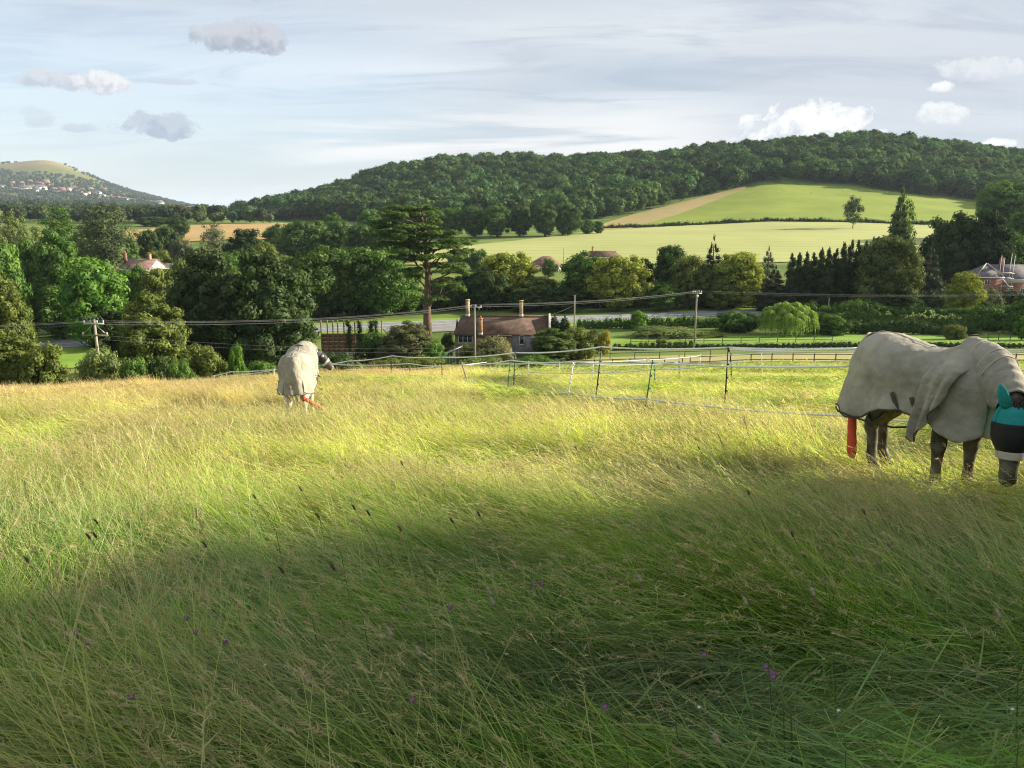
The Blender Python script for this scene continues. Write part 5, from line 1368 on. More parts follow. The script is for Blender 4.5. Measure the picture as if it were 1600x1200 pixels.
rail_fence('dark post and rail fence round the small green paddock below the cottage', [(818, 92), (900, 92), (985, 92), (1066, 89)], 1.9, 0.95, (0.88,))
rail_fence('dark rail fence on the far side of the small paddock', [(915, 108), (990, 107), (1110, 104)], 3.0, 1.1, (1.02,))
rail_fence('thin fence in front of the roadside brambles', [(985, 135), (1060, 134), (1150, 133), (1300, 133)], 3.0, 1.1, (1.02, 0.6))
rail_fence('dark paddock fence on the lawn at the right edge', [(1510, 136), (1560, 138), (1650, 140)], 2.2, 1.3, (1.2, 0.6))
rail_fence('weathered fence below the lane at the left', [(92, 84), (140, 83)], 1.6, 1.3, (1.1, 0.6), M_TIMBER)

# timber posts with brown panels between them, some overgrown with ivy
def timber_screen():
    y0 = 116.0; x0, _, z0 = G(545, y0); z0 -= 0.2
    e = thing('timber_screen', 'row of tall timber posts with rusty brown boards between, partly ivy clad', 'screen', (x0, y0, z0))
    pxs = [503, 513, 521.5, 529, 538.5, 546, 555.5, 563, 581, 589, 597.5]
    X = [px2x(px, y0, -18) - x0 for px in pxs]; zt = row2z(500, y0) - z0; zp = row2z(521, y0) - z0
    ivy = {546: 0.5, 563: 0.55, 581: 0.8, 589: 0.45}
    for px, x in zip(pxs, X):
        p = MB(); p.box((x, 0, zt / 2 - .2), (0.17, 0.17, zt + .4)); p.obj('post', M_TIMBER, e)
        if px in ivy:
            rng = np.random.default_rng(int(px)); n = 12
            cen = [[x + rng.uniform(-.15, .15), rng.uniform(-.15, .1), zt * (0.30 + 0.70 * k / n)] for k in range(n)]; rad = [[ivy[px] * rng.uniform(.7, 1.1)] * 2 + [0.4] for _ in range(n)]
            o = obj('ivy', crown_mesh('ivy', rng, cen, rad, 50, 0.11, core=0.6), e); o.color = (*TINT['dark'], 1)
    for i in range(len(X) - 1):
        n = 7; h = zp / n
        for k in range(n):
            p = MB(); p.box(((X[i] + X[i + 1]) / 2, 0.02 + .01 * (k % 2), h * (k + .5)), (X[i + 1] - X[i] - .18, 0.05, h - .03)); p.obj('board', M_RUSTB, e)
    t = tag(e)
    g = thing('steel_gate', 'low galvanised tube gate in front of the timber posts', 'gate', (x0 + X[1], y0 - 1.2, Hs(x0 + X[1], y0 - 1.2)))
    w = X[5] - X[0]
    for z in (0.2, 0.45, 0.7, 0.95, 1.2):
        p = MB(); p.tube([(0, 0, z), (w, 0, z)], 0.025, 6); p.obj('bar', M_STEEL, g)
    for k in range(5):
        p = MB(); p.tube([(w * k / 4, -.06, 0), (w * k / 4, -.06, 1.3)], 0.03, 6); p.obj('upright', M_STEEL, g)
M_RUSTB = mat('rusty_boards', (0.26, 0.13, 0.08), 0.9, col2=(0.16, 0.085, 0.06), vscale=1.2, stretch=(0.5, 1, 4))
timber_screen()

# sheep in the upper pasture
M_WOOL = mat('wool', (0.65, 0.62, 0.54), 0.95, var=0.1, vscale=6); M_SFACE = mat('sheep_face', (0.12, 0.10, 0.08), 0.9)
def sheep_mesh():
    mb = MB()
    mb.tube([(-.55, 0, .62), (-.45, 0, .66), (0, 0, .66), (.4, 0, .68), (.55, 0, .70)], [.10, .25, .29, .25, .12], 10)
    mb.tube([(.48, 0, .78), (.66, 0, .62), (.78, 0, .30), (.82, 0, .2)], [.13, .11, .09, .05], 8)
    for sx in (-.35, .35):
        for sy in (-.13, .13): mb.tube([(sx, sy, .5), (sx, sy, 0)], [.07, .04], 6)
    return mb.mesh('sheep', M_WOOL, True)
SM = sheep_mesh()
SHEEP_TEXT = 'tiny white sheep on the pasture below the wood, %s'
SHP = [(1318, 299), (1327, 301), (1338, 300), (1330, 307), (1310, 305), (1217, 302), (1223, 298), (1268, 303), (1386, 303), (1360, 300)]
for i, (px, row) in enumerate(SHP):
    y = yrow(px, row, 480, 900); x, y, z = G(px, y)
    o = obj('sheep', SM, None, (x, y, z + 0.4), (0, 0, i * 1.3)); tag(o, SHEEP_TEXT % nth(ranks([a for a, b in SHP])[i], len(SHP)), 'sheep', 'sheep on the upper pasture')
# ------------------------------------------------------------------ horses
def remesh(mb, name, voxel, m, smooth_it=6, sub=0):
    me = mb.mesh(name, m, True)
    o = bpy.data.objects.new(name, me); C.objects.link(o)
    r = o.modifiers.new('r', 'REMESH'); r.mode = 'VOXEL'; r.voxel_size = voxel; r.use_smooth_shade = True
    s = o.modifiers.new('s', 'SMOOTH'); s.iterations = smooth_it; s.factor = 0.5
    dg = bpy.context.evaluated_depsgraph_get()
    ev = o.evaluated_get(dg); nm = bpy.data.meshes.new_from_object(ev)
    bpy.data.objects.remove(o)
    nm.name = name
    if not nm.materials: nm.materials.append(m)
    return nm
TEX1 = bpy.data.textures.new('folds', 'CLOUDS'); TEX1.noise_scale = 0.26; TEX1.noise_depth = 2
TEX2 = bpy.data.textures.new('creases', 'CLOUDS'); TEX2.noise_scale = 0.07; TEX2.noise_depth = 1
def shell(name, rings, m, parent, th=0.006, closed=True, sub=1, disp=0.0):
    """rings: list of equal-length point lists; skin with thickness"""
    n = len(rings[0]); V = [tuple(p) for r in rings for p in r]; Fs = []
    for i in range(len(rings) - 1):
        for k in range(n if closed else n - 1):
            k2 = (k + 1) % n
            Fs.append((i * n + k, i * n + k2, (i + 1) * n + k2, (i + 1) * n + k))
    o = obj(name, mesh_np(name, V, np.array(Fs), m, True), parent)
    so = o.modifiers.new('thick', 'SOLIDIFY'); so.thickness = th; so.offset = 1
    if sub:
        sb = o.modifiers.new('sub', 'SUBSURF'); sb.levels = sub; sb.render_levels = sub
    if disp:
        for tx, st in ((TEX1, disp), (TEX2, disp * .8)):
            dm = o.modifiers.new('wrinkles', 'DISPLACE'); dm.texture = tx; dm.strength = st; dm.mid_level = .4; dm.texture_coords = 'LOCAL'
    return o
def fabric(name, c, mottling=0.14):
    m = mat(name, c, 0.9, var=mottling, vscale=2.2, spec=0.12, vdetail=6)
    t = m.node_tree; b = t.nodes['Principled BSDF']
    tcn = t.nodes.new('ShaderNodeTexCoord')
    n1 = t.nodes.new('ShaderNodeTexNoise'); n1.inputs['Scale'].default_value = 7; n1.inputs['Detail'].default_value = 3; n1.inputs['Distortion'].default_value = 0.8
    n2 = t.nodes.new('ShaderNodeTexNoise'); n2.inputs['Scale'].default_value = 260; n2.inputs['Detail'].default_value = 1
    t.links.new(tcn.outputs['Object'], n1.inputs['Vector']); t.links.new(tcn.outputs['Object'], n2.inputs['Vector'])
    b1 = t.nodes.new('ShaderNodeBump'); b1.inputs['Strength'].default_value = 0.5; b1.inputs['Distance'].default_value = 0.04
    b2 = t.nodes.new('ShaderNodeBump'); b2.inputs['Strength'].default_value = 0.25; b2.inputs['Distance'].default_value = 0.004
    t.links.new(n1.outputs[0], b1.inputs['Height']); t.links.new(n2.outputs[0], b2.inputs['Height']); t.links.new(b1.outputs[0], b2.inputs['Normal'])
    t.links.new(b2.outputs[0], b.inputs['Normal'])
    return m
M_RUG = fabric('rug_fabric', (0.31, 0.285, 0.225), 0.25); M_RUGL = fabric('pale_rug_fabric', (0.50, 0.45, 0.36), 0.08)
M_TEAL = fabric('teal_fabric', (0.03, 0.27, 0.26), 0.06); M_MESHK = mat('black_mesh', (0.012, 0.012, 0.014), 0.55, bump=0.3, bscale=300)
M_COATD = mat('dark_coat', (0.030, 0.022, 0.018), 0.6, col2=(0.15, 0.13, 0.10), vscale=6, spec=0.3)
M_COATG = mat('grey_coat', (0.60, 0.55, 0.45), 0.7, var=0.08, vscale=6)
M_GNET = mat('grey_net', (0.10, 0.095, 0.09), 0.8)
M_STRAPK = mat('black_strap', (0.02, 0.02, 0.02), 0.6); M_RED = mat('red_tail_bag', (0.62, 0.085, 0.04), 0.6, var=0.15, vscale=14, bump=0.4, bscale=20)
M_HOOF = mat('hoof', (0.06, 0.05, 0.04), 0.5); M_MANE = mat('mane_hair', (0.03, 0.024, 0.02), 0.7, var=0.3, vscale=30, stretch=(1, 1, 8))
M_BROWNS = mat('brown_binding', (0.07, 0.055, 0.04), 0.8)

def lerp_tab(tab, x):
    xs = [t[0] for t in tab]
    return [float(np.interp(x, xs, [t[i] for t in tab])) for i in range(1, len(tab[0]))]
def horse(name, label, loc, rz, neck, headdir, headlen, faceup, coat, near, sc_=1.0, hs=1.0, hemup=0.0, tail_dir=(-1, 0, 0), hind=(0, 0), front=(0, 0)):
    """x forward, y to its left. neck: centre points from withers to poll; head hangs from the poll along headdir"""
    e = thing(name, label, 'horse', loc, rz); e.scale = (sc_,) * 3
    mb = MB()
    mb.tube([(-.86, 0, 1.18), (-.78, 0, 1.20), (-.60, 0, 1.20), (-.35, 0, 1.15), (-.05, 0, 1.10), (.22, 0, 1.11), (.42, 0, 1.14), (.58, 0, 1.12), (.68, 0, 1.10)],
            [(.07, .08), (.19, .20), (.27, .28), (.29, .31), (.30, .32), (.28, .33), (.24, .33), (.20, .27), (.10, .14)], 18)
    nk = [Vector(p) for p in neck]; m_ = len(nk)
    mb.tube(nk, [(0.19 - 0.10 * (k / (m_ - 1)), 0.29 - 0.15 * (k / (m_ - 1))) for k in range(m_)], 14)
    # head: poll, cheek, mid face, muzzle
    hd = Vector(headdir).normalized(); fu = Vector(faceup); fu = (fu - fu.dot(hd) * hd).normalized(); sd = hd.cross(fu)
    poll = nk[-1]
    def hp(s, f=0.0, l=0.0): return poll + hd * (s * headlen) + fu * f + sd * l
    prof = [(-.06, .055, .07, 0.0), (.04, .085, .11, 0.0), (.22, .100, .145, -.02), (.40, .092, .135, -.02), (.58, .070, .095, .0), (.76, .056, .07, .005), (.90, .058, .068, -.005), (.99, .045, .05, -.01), (1.03, .02, .025, -.01)]
    prof = [(a, b * hs, c * hs, d) for a, b, c, d in prof]
    rings = []; nn = 16
    for (s, w_, h_, f_) in prof:
        c = hp(s, f_)
        rings.append([c + sd * (w_ * math.cos(2 * PI * k / nn)) + fu * (h_ * math.sin(2 * PI * k / nn) * (1.0 if math.sin(2 * PI * k / nn) > 0 else 1.05)) for k in range(nn)])
    V = [tuple(p) for r in rings for p in r]; Fs = []
    for i in range(len(rings) - 1):
        for k in range(nn): k2 = (k + 1) % nn; Fs.append((i * nn + k, i * nn + k2, (i + 1) * nn + k2, (i + 1) * nn + k))
    V += [tuple(hp(-.08)), tuple(hp(1.035, -.01))]
    for k in range(nn):
        k2 = (k + 1) % nn; Fs.append((k2, k, len(V) - 2)); Fs.append(((len(rings) - 1) * nn + k, (len(rings) - 1) * nn + k2, len(V) - 1))
    mb.add(V, Fs)
    # eye bulges and nostril rims
    for s in (-1, 1):
        c = hp(.30, .07, .088 * s); mb.tube([c - hd * .035, c - hd * .015, c + hd * .015, c + hd * .035], [.012, .032, .032, .012], 8)
        c = hp(.94, .035, .045 * s); mb.tube([c - hd * .03, c, c + hd * .03], [.012, .024, .012], 8)
    for s in (-1, 1):
        fx = .36 + front[(s + 1) // 2]; hx = hind[(s + 1) // 2]
        mb.tube([(.42, s * .13, 1.08), (.40, s * .17, .90), (fx + .03, s * .165, .74), (fx, s * .16, .60), (fx, s * .16, .49), (fx, s * .16, .43), (fx, s * .16, .28), (fx, s * .16, .16), (fx + .01, s * .16, .12), (fx + .04, s * .16, .06), (fx + .05, s * .16, .0)],
                [.13, .125, .105, .082, .080, .064, .050, .056, .064, .054, .072], 12)
        mb.tube([(-.55, s * .12, 1.12), (-.50, s * .17, .95), (-.48 + hx * .4, s * .175, .80), (-.60 + hx * .7, s * .16, .64), (-.70 + hx, s * .15, .54), (-.71 + hx, s * .15, .48), (-.685 + hx, s * .15, .40), (-.675 + hx, s * .15, .27), (-.67 + hx, s * .15, .16), (-.65 + hx, s * .15, .12), (-.62 + hx, s * .15, .06), (-.61 + hx, s * .15, .0)],
                [.18, .145, .12, .100, .086, .078, .060, .053, .058, .064, .054, .074], 12)
    bm_ = remesh(mb, 'body', 0.018, coat, 5)
    obj('body', bm_, e)
    # hooves
    for s in (-1, 1):
        for hx in (.36 + front[(s + 1) // 2] + .06, -.60 + hind[(s + 1) // 2]):
            h = MB(); h.tube([(hx + .01, s * (.16 if hx > 0 else .15), -.005), (hx, s * (.16 if hx > 0 else .15), .075)], [.074, .058], 12); h.obj('hoof', M_HOOF, e, smooth=True)
    # ---- rug over the trunk
    topl = [(-.98, .80, .12, .62), (-.93, 1.28, .19, .66), (-.86, 1.46, .24, .62), (-.74, 1.53, .31, .60), (-.55, 1.535, .365, .62), (-.35, 1.50, .36, .74), (-.10, 1.455, .35, .84), (.15, 1.475, .345, .80), (.32, 1.55, .345, .70), (.45, 1.56, .345, .66), (.58, 1.47, .31, .66), (.68, 1.37, .25, .70), (.74, 1.25, .19, .74)]
    topl = [(a, b, c, d + hemup) for a, b, c, d in topl]
    xs = np.linspace(-.95, .74, 46); n = 41; rings = []
    for x in xs:
        zt, hw, hem = lerp_tab(topl, x); ring = []
        rear = max(0.0, (-x - .55) / .4)
        for k in range(n):
            a = -1 + 2 * k / (n - 1); s = 1 if a >= 0 else -1; q = abs(a)
            zm = 1.14
            if q < .5:
                ph = q / .5 * PI / 2; y = hw * math.sin(ph) ** .85; z = zm + (zt - zm) * math.cos(ph) ** .8 if math.cos(ph) > 0 else zm
            else:
                t = (q - .5) / .5; hz = hem + 0.025 * math.sin(x * 9 + s)
                y = hw - 0.03 * math.sin(PI * t) * (1 - rear) + .02 * t + rear * .04 * t; z = zm + (hz - zm) * t
                y += t * (.016 * math.sin(x * 23 + s * 1.2 + t) + .010 * math.sin(x * 47 + 3 * t)) + .007 * math.sin(x * 16 + z * 5) * math.sin(z * 6)
            y += 0.004 * math.sin(z * 22 + x * 13)
            ring.append((x - rear * .22 * max(0, (1.2 - z)), s * y if q > 0 else 0.0, z))
        rings.append(ring)
    rug = shell('rug', rings, M_RUG, e, 0.007, closed=False, disp=.022)
    # seams: along the spine and down the flank
    for kk in (20,):
        q = MB(); q.tube([Vector(r[kk]) + Vector((0, (-.010 if kk < 20 else .010) * (kk != 20), .010 if kk == 20 else .004)) for r in rings[3:-3]], 0.0045, 5); q.obj('rug_seam', M_BROWNS if kk != 20 else M_RUGL, rug, smooth=True)
    # tail flap at the back
    rr = []
    for i in range(16):
        t = i / 15; z = 1.50 - t * (0.89 - hemup); x = -.88 - .20 * math.sin(min(1, t * 1.5) * PI / 2) - .02 * math.sin(t * 7)
        w_ = .13 + .12 * t
        rr.append([(x + .10 * abs(b) ** 2 + .02 * math.sin(b * 7 + t * 3) * t, b * w_, z) for b in np.linspace(-1, 1, 15)])
    shell('tail_flap', rr, M_RUG, rug, 0.006, closed=False, disp=.03)
    # hem binding
    for s in (0, n - 1):
        p = [Vector(r[s]) for r in rings[:30]]; q = MB(); q.tube([v + Vector((0, 0, -.003)) for v in p], 0.011, 6); q.obj('hem_binding', M_BROWNS, rug, smooth=True)
    # dark surcingle stubs on the flank
    for s in (-1, 1):
        for x0 in (-.20, .04):
            q = MB(); pts = []
            for t in np.linspace(0, 1, 6):
                x = x0 + .09 * t; z = .98 - .20 * t; pts.append(Vector((x, s * (.352 + .012 - .02 * t), z)))
            q.tube(pts, [(.028, .006)] * 6, 8); q.obj('surcingle', M_BROWNS, rug)
    # leg straps
    q = MB(); q.tube([(-.96, -.34, .645), (-.85, -.42, .63), (-.6, -.44, .62), (-.35, -.42, .61), (-.1, -.42, .63), (.12, -.43, .69)], 0.011, 6); q.obj('belly_strap', M_STRAPK, e, smooth=True) if near else None
    q = MB(); q.tube([(-.42, -.30, .98), (-.36, -.20, .80), (-.42, -.24, .66), (-.50, -.28, .58), (-.58, -.24, .66), (-.52, -.10, .82)], 0.010, 6); q.obj('leg_strap', M_STRAPK, e, smooth=True)
    q = MB(); q.tube([(-.42, .30, .98), (-.36, .20, .80), (-.46, .22, .64), (-.58, .24, .70)], 0.010, 6); q.obj('leg_strap', M_STRAPK, e, smooth=True)
    # ---- neck cover
    rings = []; nn = 28; K = 26
    pts = [nk[0] + (nk[0] - nk[1]) * 0.20] + nk
    cum = [0.0]
    for i in range(1, len(pts)): cum.append(cum[-1] + (pts[i] - pts[i - 1]).length)
    def npos(t):
        d = t * cum[-1] * 0.95
        return Vector([float(np.interp(d, cum, [p[i] for p in pts])) for i in range(3)])
    up = Vector((0, 0, 1)); 
    for i in range(K):
        t = i / (K - 1); c = npos(t); tg = (npos(min(1, t + .04)) - npos(max(0, t - .04))).normalized()
        sdv = up.cross(tg)
        if sdv.length < .1: sdv = Vector((0, 1, 0))
        sdv.normalize(); ud = tg.cross(sdv)
        fold = 0.013 * math.sin(t * 52) * (0.3 + 0.7 * t)
        ra = .225 - .115 * t + fold * .8; rb = .335 - .175 * t + fold * 1.4
        low = 1.0 + .18 * (1 - t)
        ring = []
        for k in range(nn):
            w_ = 2 * PI * k / nn; cs, sn = math.cos(w_), math.sin(w_)
            ring.append(c + sdv * (ra * cs * (1 + .05 * math.sin(3 * w_ + t * 9))) + ud * (rb * sn * (low if sn < 0 else 1)))
        rings.append(ring)
    shell('neck_cover', rings, M_RUG, e, 0.007, closed=True, disp=.022)
    for i in range(5, K - 1, 4):     # seams over the crest
        sm = MB(); r = rings[i]; c = npos(i / (K - 1)); idx = list(range(1, nn // 2))
        sm.tube([c + (r[k] - c) * 1.05 for k in idx], 0.005, 5); sm.obj('crest_seam', M_RUGL, e, smooth=True)
    # ---- loose shoulder cape hanging to a point on each side
    for s in ((-1, 1) if near else ()):
        rr = []
        for i in range(20):
            t = i / 19
            row_ = []
            for j in range(13):
                b = j / 12
                xt = .22 + .40 * b; xb = .10 + .34 * b
                x = xt + (xb - xt) * t; zt = lerp_tab(topl, x)[0] + .012
                hem = .52 + .26 * abs(b - .12) * 2.2
                z = zt + (hem - zt) * t
                tt = min(1.0, (zt - z) / .34)
                hw = lerp_tab(topl, x)[1] + .055 + .03 * b
                y = (hw * math.sin(tt * PI / 2) ** .8) + .042 * math.sin(b * 15 + t * 2.5) * t ** .7 + .03 * t
                row_.append((x, s * max(y, .0), z))
            rr.append(row_)
        shell('shoulder_cape', rr, M_RUG, rug, 0.006, closed=False, sub=2, disp=.03)
        q = MB(); q.tube([Vector(p) for p in rr[-1]], 0.009, 6); q.obj('hem_binding', M_BROWNS, rug, smooth=True)
    # chest front panel
    rr = []
    for i in range(12):
        t = i / 11; z = 1.16 - .46 * t
        rr.append([(.80 + .02 * math.sin(b * 6 + t * 4) - .18 * abs(b) ** 2 - .05 * t, b * .23, z + .02 * math.sin(b * 5)) for b in np.linspace(-1, 1, 13)])
    shell('chest_panel', rr, M_RUGL, rug, 0.006, closed=False)
    # ---- fly mask
    def ring_at(s, g=1.0, f0=0.0, arc=None):
        w_ = float(np.interp(s, [p[0] for p in prof], [p[1] for p in prof])) * g + .012
        h_ = float(np.interp(s, [p[0] for p in prof], [p[2] for p in prof])) * g + .012
        f_ = float(np.interp(s, [p[0] for p in prof], [p[3] for p in prof]))
        c = hp(s, f_)
        return [c + sd * (w_ * math.cos(a)) + fu * (h_ * math.sin(a)) for a in np.linspace(*(arc or (0, 2 * PI)), 25)]
    mk = shell('fly_mask', [ring_at(s, 1.03) for s in np.linspace(-.03, .20, 7)], M_TEAL if near else M_GNET, e, .006, closed=False)
    shell('mask_mesh', [ring_at(s, 1.10 if .3 < s < .48 else 1.06, arc=(-.45, PI + .45)) for s in np.linspace(.19, .56, 9)], M_MESHK, mk, .005, closed=False)
    shell('mask_throat', [ring_at(s, 1.04, arc=(PI + .35, 2 * PI - .35)) for s in np.linspace(.18, .54, 8)], M_TEAL, mk, .005, closed=False)
    shell('nose_band', [ring_at(s, 1.08) for s in np.linspace(.55, .66, 4)], M_RUGL, mk, .006, closed=False)
    ears = 1.35 if near else 1.0
    if not near: shell('muzzle_net', [ring_at(s, 1.07) for s in np.linspace(.66, .98, 6)], M_GNET, mk, .004, closed=False)
    for s in (-1, 1):
        b = hp(-.02, .035, .062 * s * hs); ax = (-hd * 0.8 + sd * (.38 * s) + fu * .25).normalized()
        pr_ = [(a * ears, b * ears) for a, b in [(0, .036), (.03, .044), (.08, .043), (.13, .032), (.165, .016), (.18, .004)]]
        q = MB(); q.tube([b + ax * a for a, _ in pr_], [(r, r * .75) for _, r in pr_], 12); q.obj('ear', M_TEAL, mk, smooth=True)
    # forelock / mane between the ears
    q = MB(); rg = random.Random(4)
    for k in range(26):
        a = hp(-.10 + rg.uniform(0, .10), .07 + rg.uniform(0, .03), rg.uniform(-.035, .035)); d = (hd * .08 + fu * .02 + sd * rg.uniform(-.03, .03))
        q.tube([a, a + d * .5 + fu * .018, a + d], [.010, .008, .002], 5)
    q.obj('forelock', M_MANE, e)
    # tail and its red bag
    td = Vector(tail_dir)
    tp = [Vector((-.84, 0, 1.30)), Vector((-.90, 0, 1.20)), Vector((-.92, 0, .95)), Vector((-.93, 0, .72)) + td * .06]
    q = MB(); q.tube(tp, [.05, .06, .06, .045], 10); q.obj('tail', M_MANE, e, smooth=True)
    a = tp[-1]; 
    return e, a, td
def tail_bag(e, a, dirn, ln):
    q = MB(); a = Vector(a); d = Vector(dirn).normalized()
    pts = [a + d * (ln * t) + Vector((0, 0, .012 * math.sin(t * 9))) for t in np.linspace(0, 1, 12)]
    q.tube(pts, [.028, .040, .046, .048, .052, .048, .052, .056, .052, .058, .050, .026], 12)
    q.obj('tail_bag', M_RED, e, smooth=True)
    t = MB(); t.tube([a - d * .02, a + d * .03], .052, 10); t.obj('bag_tie', M_RED, e, smooth=True)
# near horse, head down at the right edge
hx, hy = 4.33, 7.90
hz = Hs(hx, hy)
e1, ta, td = horse('near_horse', 'rugged dark horse grazing at the right edge with teal fly mask', (hx, hy, hz), math.radians(-67),
    [(.42, 0, 1.30), (.60, -.03, 1.31), (.76, -.09, 1.26), (.91, -.17, 1.19), (1.04, -.26, 1.09)], (.10, -.05, -1.0), .72, (1, -.50, .10), M_COATD, True, 0.98, hs=1.28,
    hind=(0.10, -.02), front=(-.10, .02))
tail_bag(e1, (-.88, -.17, .62), (.12, -.02, -1), .58)
# far horse seen from behind
x2, _, _ = G(468, 14.2); z2 = Hs(x2, 14.4)
e2, ta, td = horse('far_horse', 'pale rugged horse seen from behind with a red bag on its tail', (x2, 14.4, z2), math.radians(97),
    [(.42, 0, 1.26), (.58, -.03, 1.32), (.71, -.08, 1.33), (.81, -.15, 1.30), (.87, -.23, 1.26)], (.10, -.75, -.75), .52, (.1, -.6, .6), M_COATG, False, 0.87, hemup=0.14,
    hind=(0.02, -.04), front=(0, 0))
tail_bag(e2, (-1.02, -.20, .66), (-.10, -.85, -.50), .46)
# ------------------------------------------------------------------ long meadow grass
def grass_mat():
    m = bpy.data.materials.new('grass_blades'); m.use_nodes = True
    t = m.node_tree; t.nodes.clear(); n = t.nodes.new; l = t.links.new
    o = n('ShaderNodeOutputMaterial')
    ti = n('ShaderNodeAttribute'); ti.attribute_type = 'INSTANCER'; ti.attribute_name = 'tint'
    rn = n('ShaderNodeAttribute'); rn.attribute_name = 'rnd'
    hd = n('ShaderNodeAttribute'); hd.attribute_name = 'head'
    mr = n('ShaderNodeMapRange'); mr.inputs['To Min'].default_value = 0.35; mr.inputs['To Max'].default_value = 1.85
    l(rn.outputs['Fac'], mr.inputs['Value'])
    hs = n('ShaderNodeHueSaturation'); l(mr.outputs[0], hs.inputs['Value']); l(ti.outputs['Color'], hs.inputs['Color'])
    mh = n('ShaderNodeMapRange'); mh.inputs['To Min'].default_value = 0.525; mh.inputs['To Max'].default_value = 0.47
    l(rn.outputs['Fac'], mh.inputs['Value']); l(mh.outputs[0], hs.inputs['Hue'])
    mx = n('ShaderNodeMix'); mx.data_type = 'RGBA'
    l(hd.outputs['Fac'], mx.inputs[0]); l(hs.outputs[0], mx.inputs[6])
    hc = n('ShaderNodeValToRGB'); cr = hc.color_ramp
    cr.elements[0].position = 0; cr.elements[0].color = (0.27, 0.22, 0.10, 1); cr.elements[1].position = 1; cr.elements[1].color = (0.58, 0.53, 0.25, 1)
    q = cr.elements.new(0.45); q.color = (0.44, 0.36, 0.18, 1)
    l(rn.outputs['Fac'], hc.inputs[0]); l(hc.outputs[0], mx.inputs[7])
    d = n('ShaderNodeBsdfDiffuse'); tr = n('ShaderNodeBsdfTranslucent'); g = n('ShaderNodeBsdfGlossy'); g.inputs['Roughness'].default_value = 0.45
    h2 = n('ShaderNodeHueSaturation'); h2.inputs['Value'].default_value = 1.25; h2.inputs['Saturation'].default_value = 1.12; h2.inputs['Hue'].default_value = 0.49
    l(mx.outputs[2], d.inputs['Color']); l(mx.outputs[2], h2.inputs['Color']); l(h2.outputs[0], tr.inputs['Color'])
    m1 = n('ShaderNodeMixShader'); m1.inputs[0].default_value = 0.50; l(d.outputs[0], m1.inputs[1]); l(tr.outputs[0], m1.inputs[2])
    m2 = n('ShaderNodeMixShader'); m2.inputs[0].default_value = 0.02; l(m1.outputs[0], m2.inputs[1]); l(g.outputs[0], m2.inputs[2])
    l(m2.outputs[0], o.inputs['Surface'])
    return m
M_GRASS = grass_mat()
WIND = np.array([-1.0, 0.10, 0.0]); WIND /= np.linalg.norm(WIND)
def tuft(name, seed, nblade, nstem, radius, hgt, width, seg=5, lean=0.6, headp=0.8, hw=1.0, broad=0):
    rng = np.random.default_rng(seed); V = []; Fq = []; rn = []; hd = []; off = 0
    def strip(p, d0, ln, w0, bend, seg, r, h=0.0, taper=True):
        nonlocal off
        d = d0 / np.linalg.norm(d0); side = np.cross(d, rdirs(rng, 1)[0]); side /= np.linalg.norm(side)
        q = p.copy(); P_ = [q.copy()]; D = [d.copy()]
        for k in range(seg):
            d = d + bend / seg; d = d / np.linalg.norm(d); q = q + d * ln / seg; P_.append(q.copy()); D.append(d.copy())
        for k in range(seg + 1):
            s = k / seg; w = w0 * (1 - s ** 1.6 * 0.92 if taper else 1.0 - .4 * s) / 2
            V.append(P_[k] - side * w); V.append(P_[k] + side * w)
        for k in range(seg): Fq.append((off + 2 * k, off + 2 * k + 1, off + 2 * k + 3, off + 2 * k + 2))
        off += 2 * (seg + 1); rn.extend([r] * (2 * (seg + 1))); hd.extend([h] * (2 * (seg + 1)))
        return P_, D
    for i in range(nblade + nstem):
        a = rng.uniform(0, 2 * PI); rr = radius * math.sqrt(rng.random()); p = np.array([rr * math.cos(a), rr * math.sin(a), -0.02])
        stem = i >= nblade
        r = float(np.clip(rng.normal(0.5, 0.22), 0, 1))
        d0 = np.array([0, 0, 1.0]) + WIND * (lean * rng.uniform(0.2, 0.9)) + rdirs(rng, 1)[0] * 0.34
        if stem:
            ln = hgt * rng.uniform(0.95, 1.5); bend = WIND * rng.uniform(0.1, 0.9) + np.array([0, 0, -rng.uniform(0, .5)]) + rdirs(rng, 1)[0] * .25
            P_, D = strip(p, d0, ln, width * 0.55, bend, seg, min(1, r + .25), 0.35, False)
            if rng.random() < headp:
                base = P_[-1]; dd = D[-1]; hl = rng.uniform(.05, .13); rh = float(np.clip(rng.normal(.55, .25), 0, 1)); kind = rng.random()
                nsp = 9 if seg > 3 else 3
                for k in range(nsp):
                    s = k / nsp; c = base - dd * hl * (0.3 - s) + dd * 0
                    o_ = rdirs(rng, 1)[0]; o_ = o_ - o_.dot(dd) * dd; o_ /= np.linalg.norm(o_)
                    strip(c, dd + o_ * (0.9 if kind < .5 else 0.3), hl * (.42 if kind < .5 else .30), width * hw * (0.6 if kind < .5 else 1.1), o_ * .2, 1, rh, 1.0)
        else:
            ln = hgt * rng.uniform(0.55, 1.15); bend = WIND * lean * rng.uniform(0.3, 1.7) + np.array([0, 0, -rng.uniform(0, 1.1)]) + rdirs(rng, 1)[0] * 0.5
            strip(p, d0, ln, width * rng.uniform(.6, 1.3), bend, seg, r, 0.0)
    for i in range(broad):
        a = rng.uniform(0, 2 * PI); rr = radius * .4 * math.sqrt(rng.random()); p = np.array([rr * math.cos(a), rr * math.sin(a), -0.02])
        d0 = np.array([0, 0, 1.0]) + rdirs(rng, 1)[0] * .6; strip(p, d0, hgt * rng.uniform(.35, .7), rng.uniform(.008, .012), rdirs(rng, 1)[0] * .9 + np.array([-.5, 0, -rng.uniform(.8, 2.2)]), seg, rng.uniform(.6, .95))
    me = mesh_np(name, np.array(V), np.array(Fq), M_GRASS, False, {'rnd': np.array(rn), 'head': np.array(hd)})
    return bpy.data.objects.new(name, me)
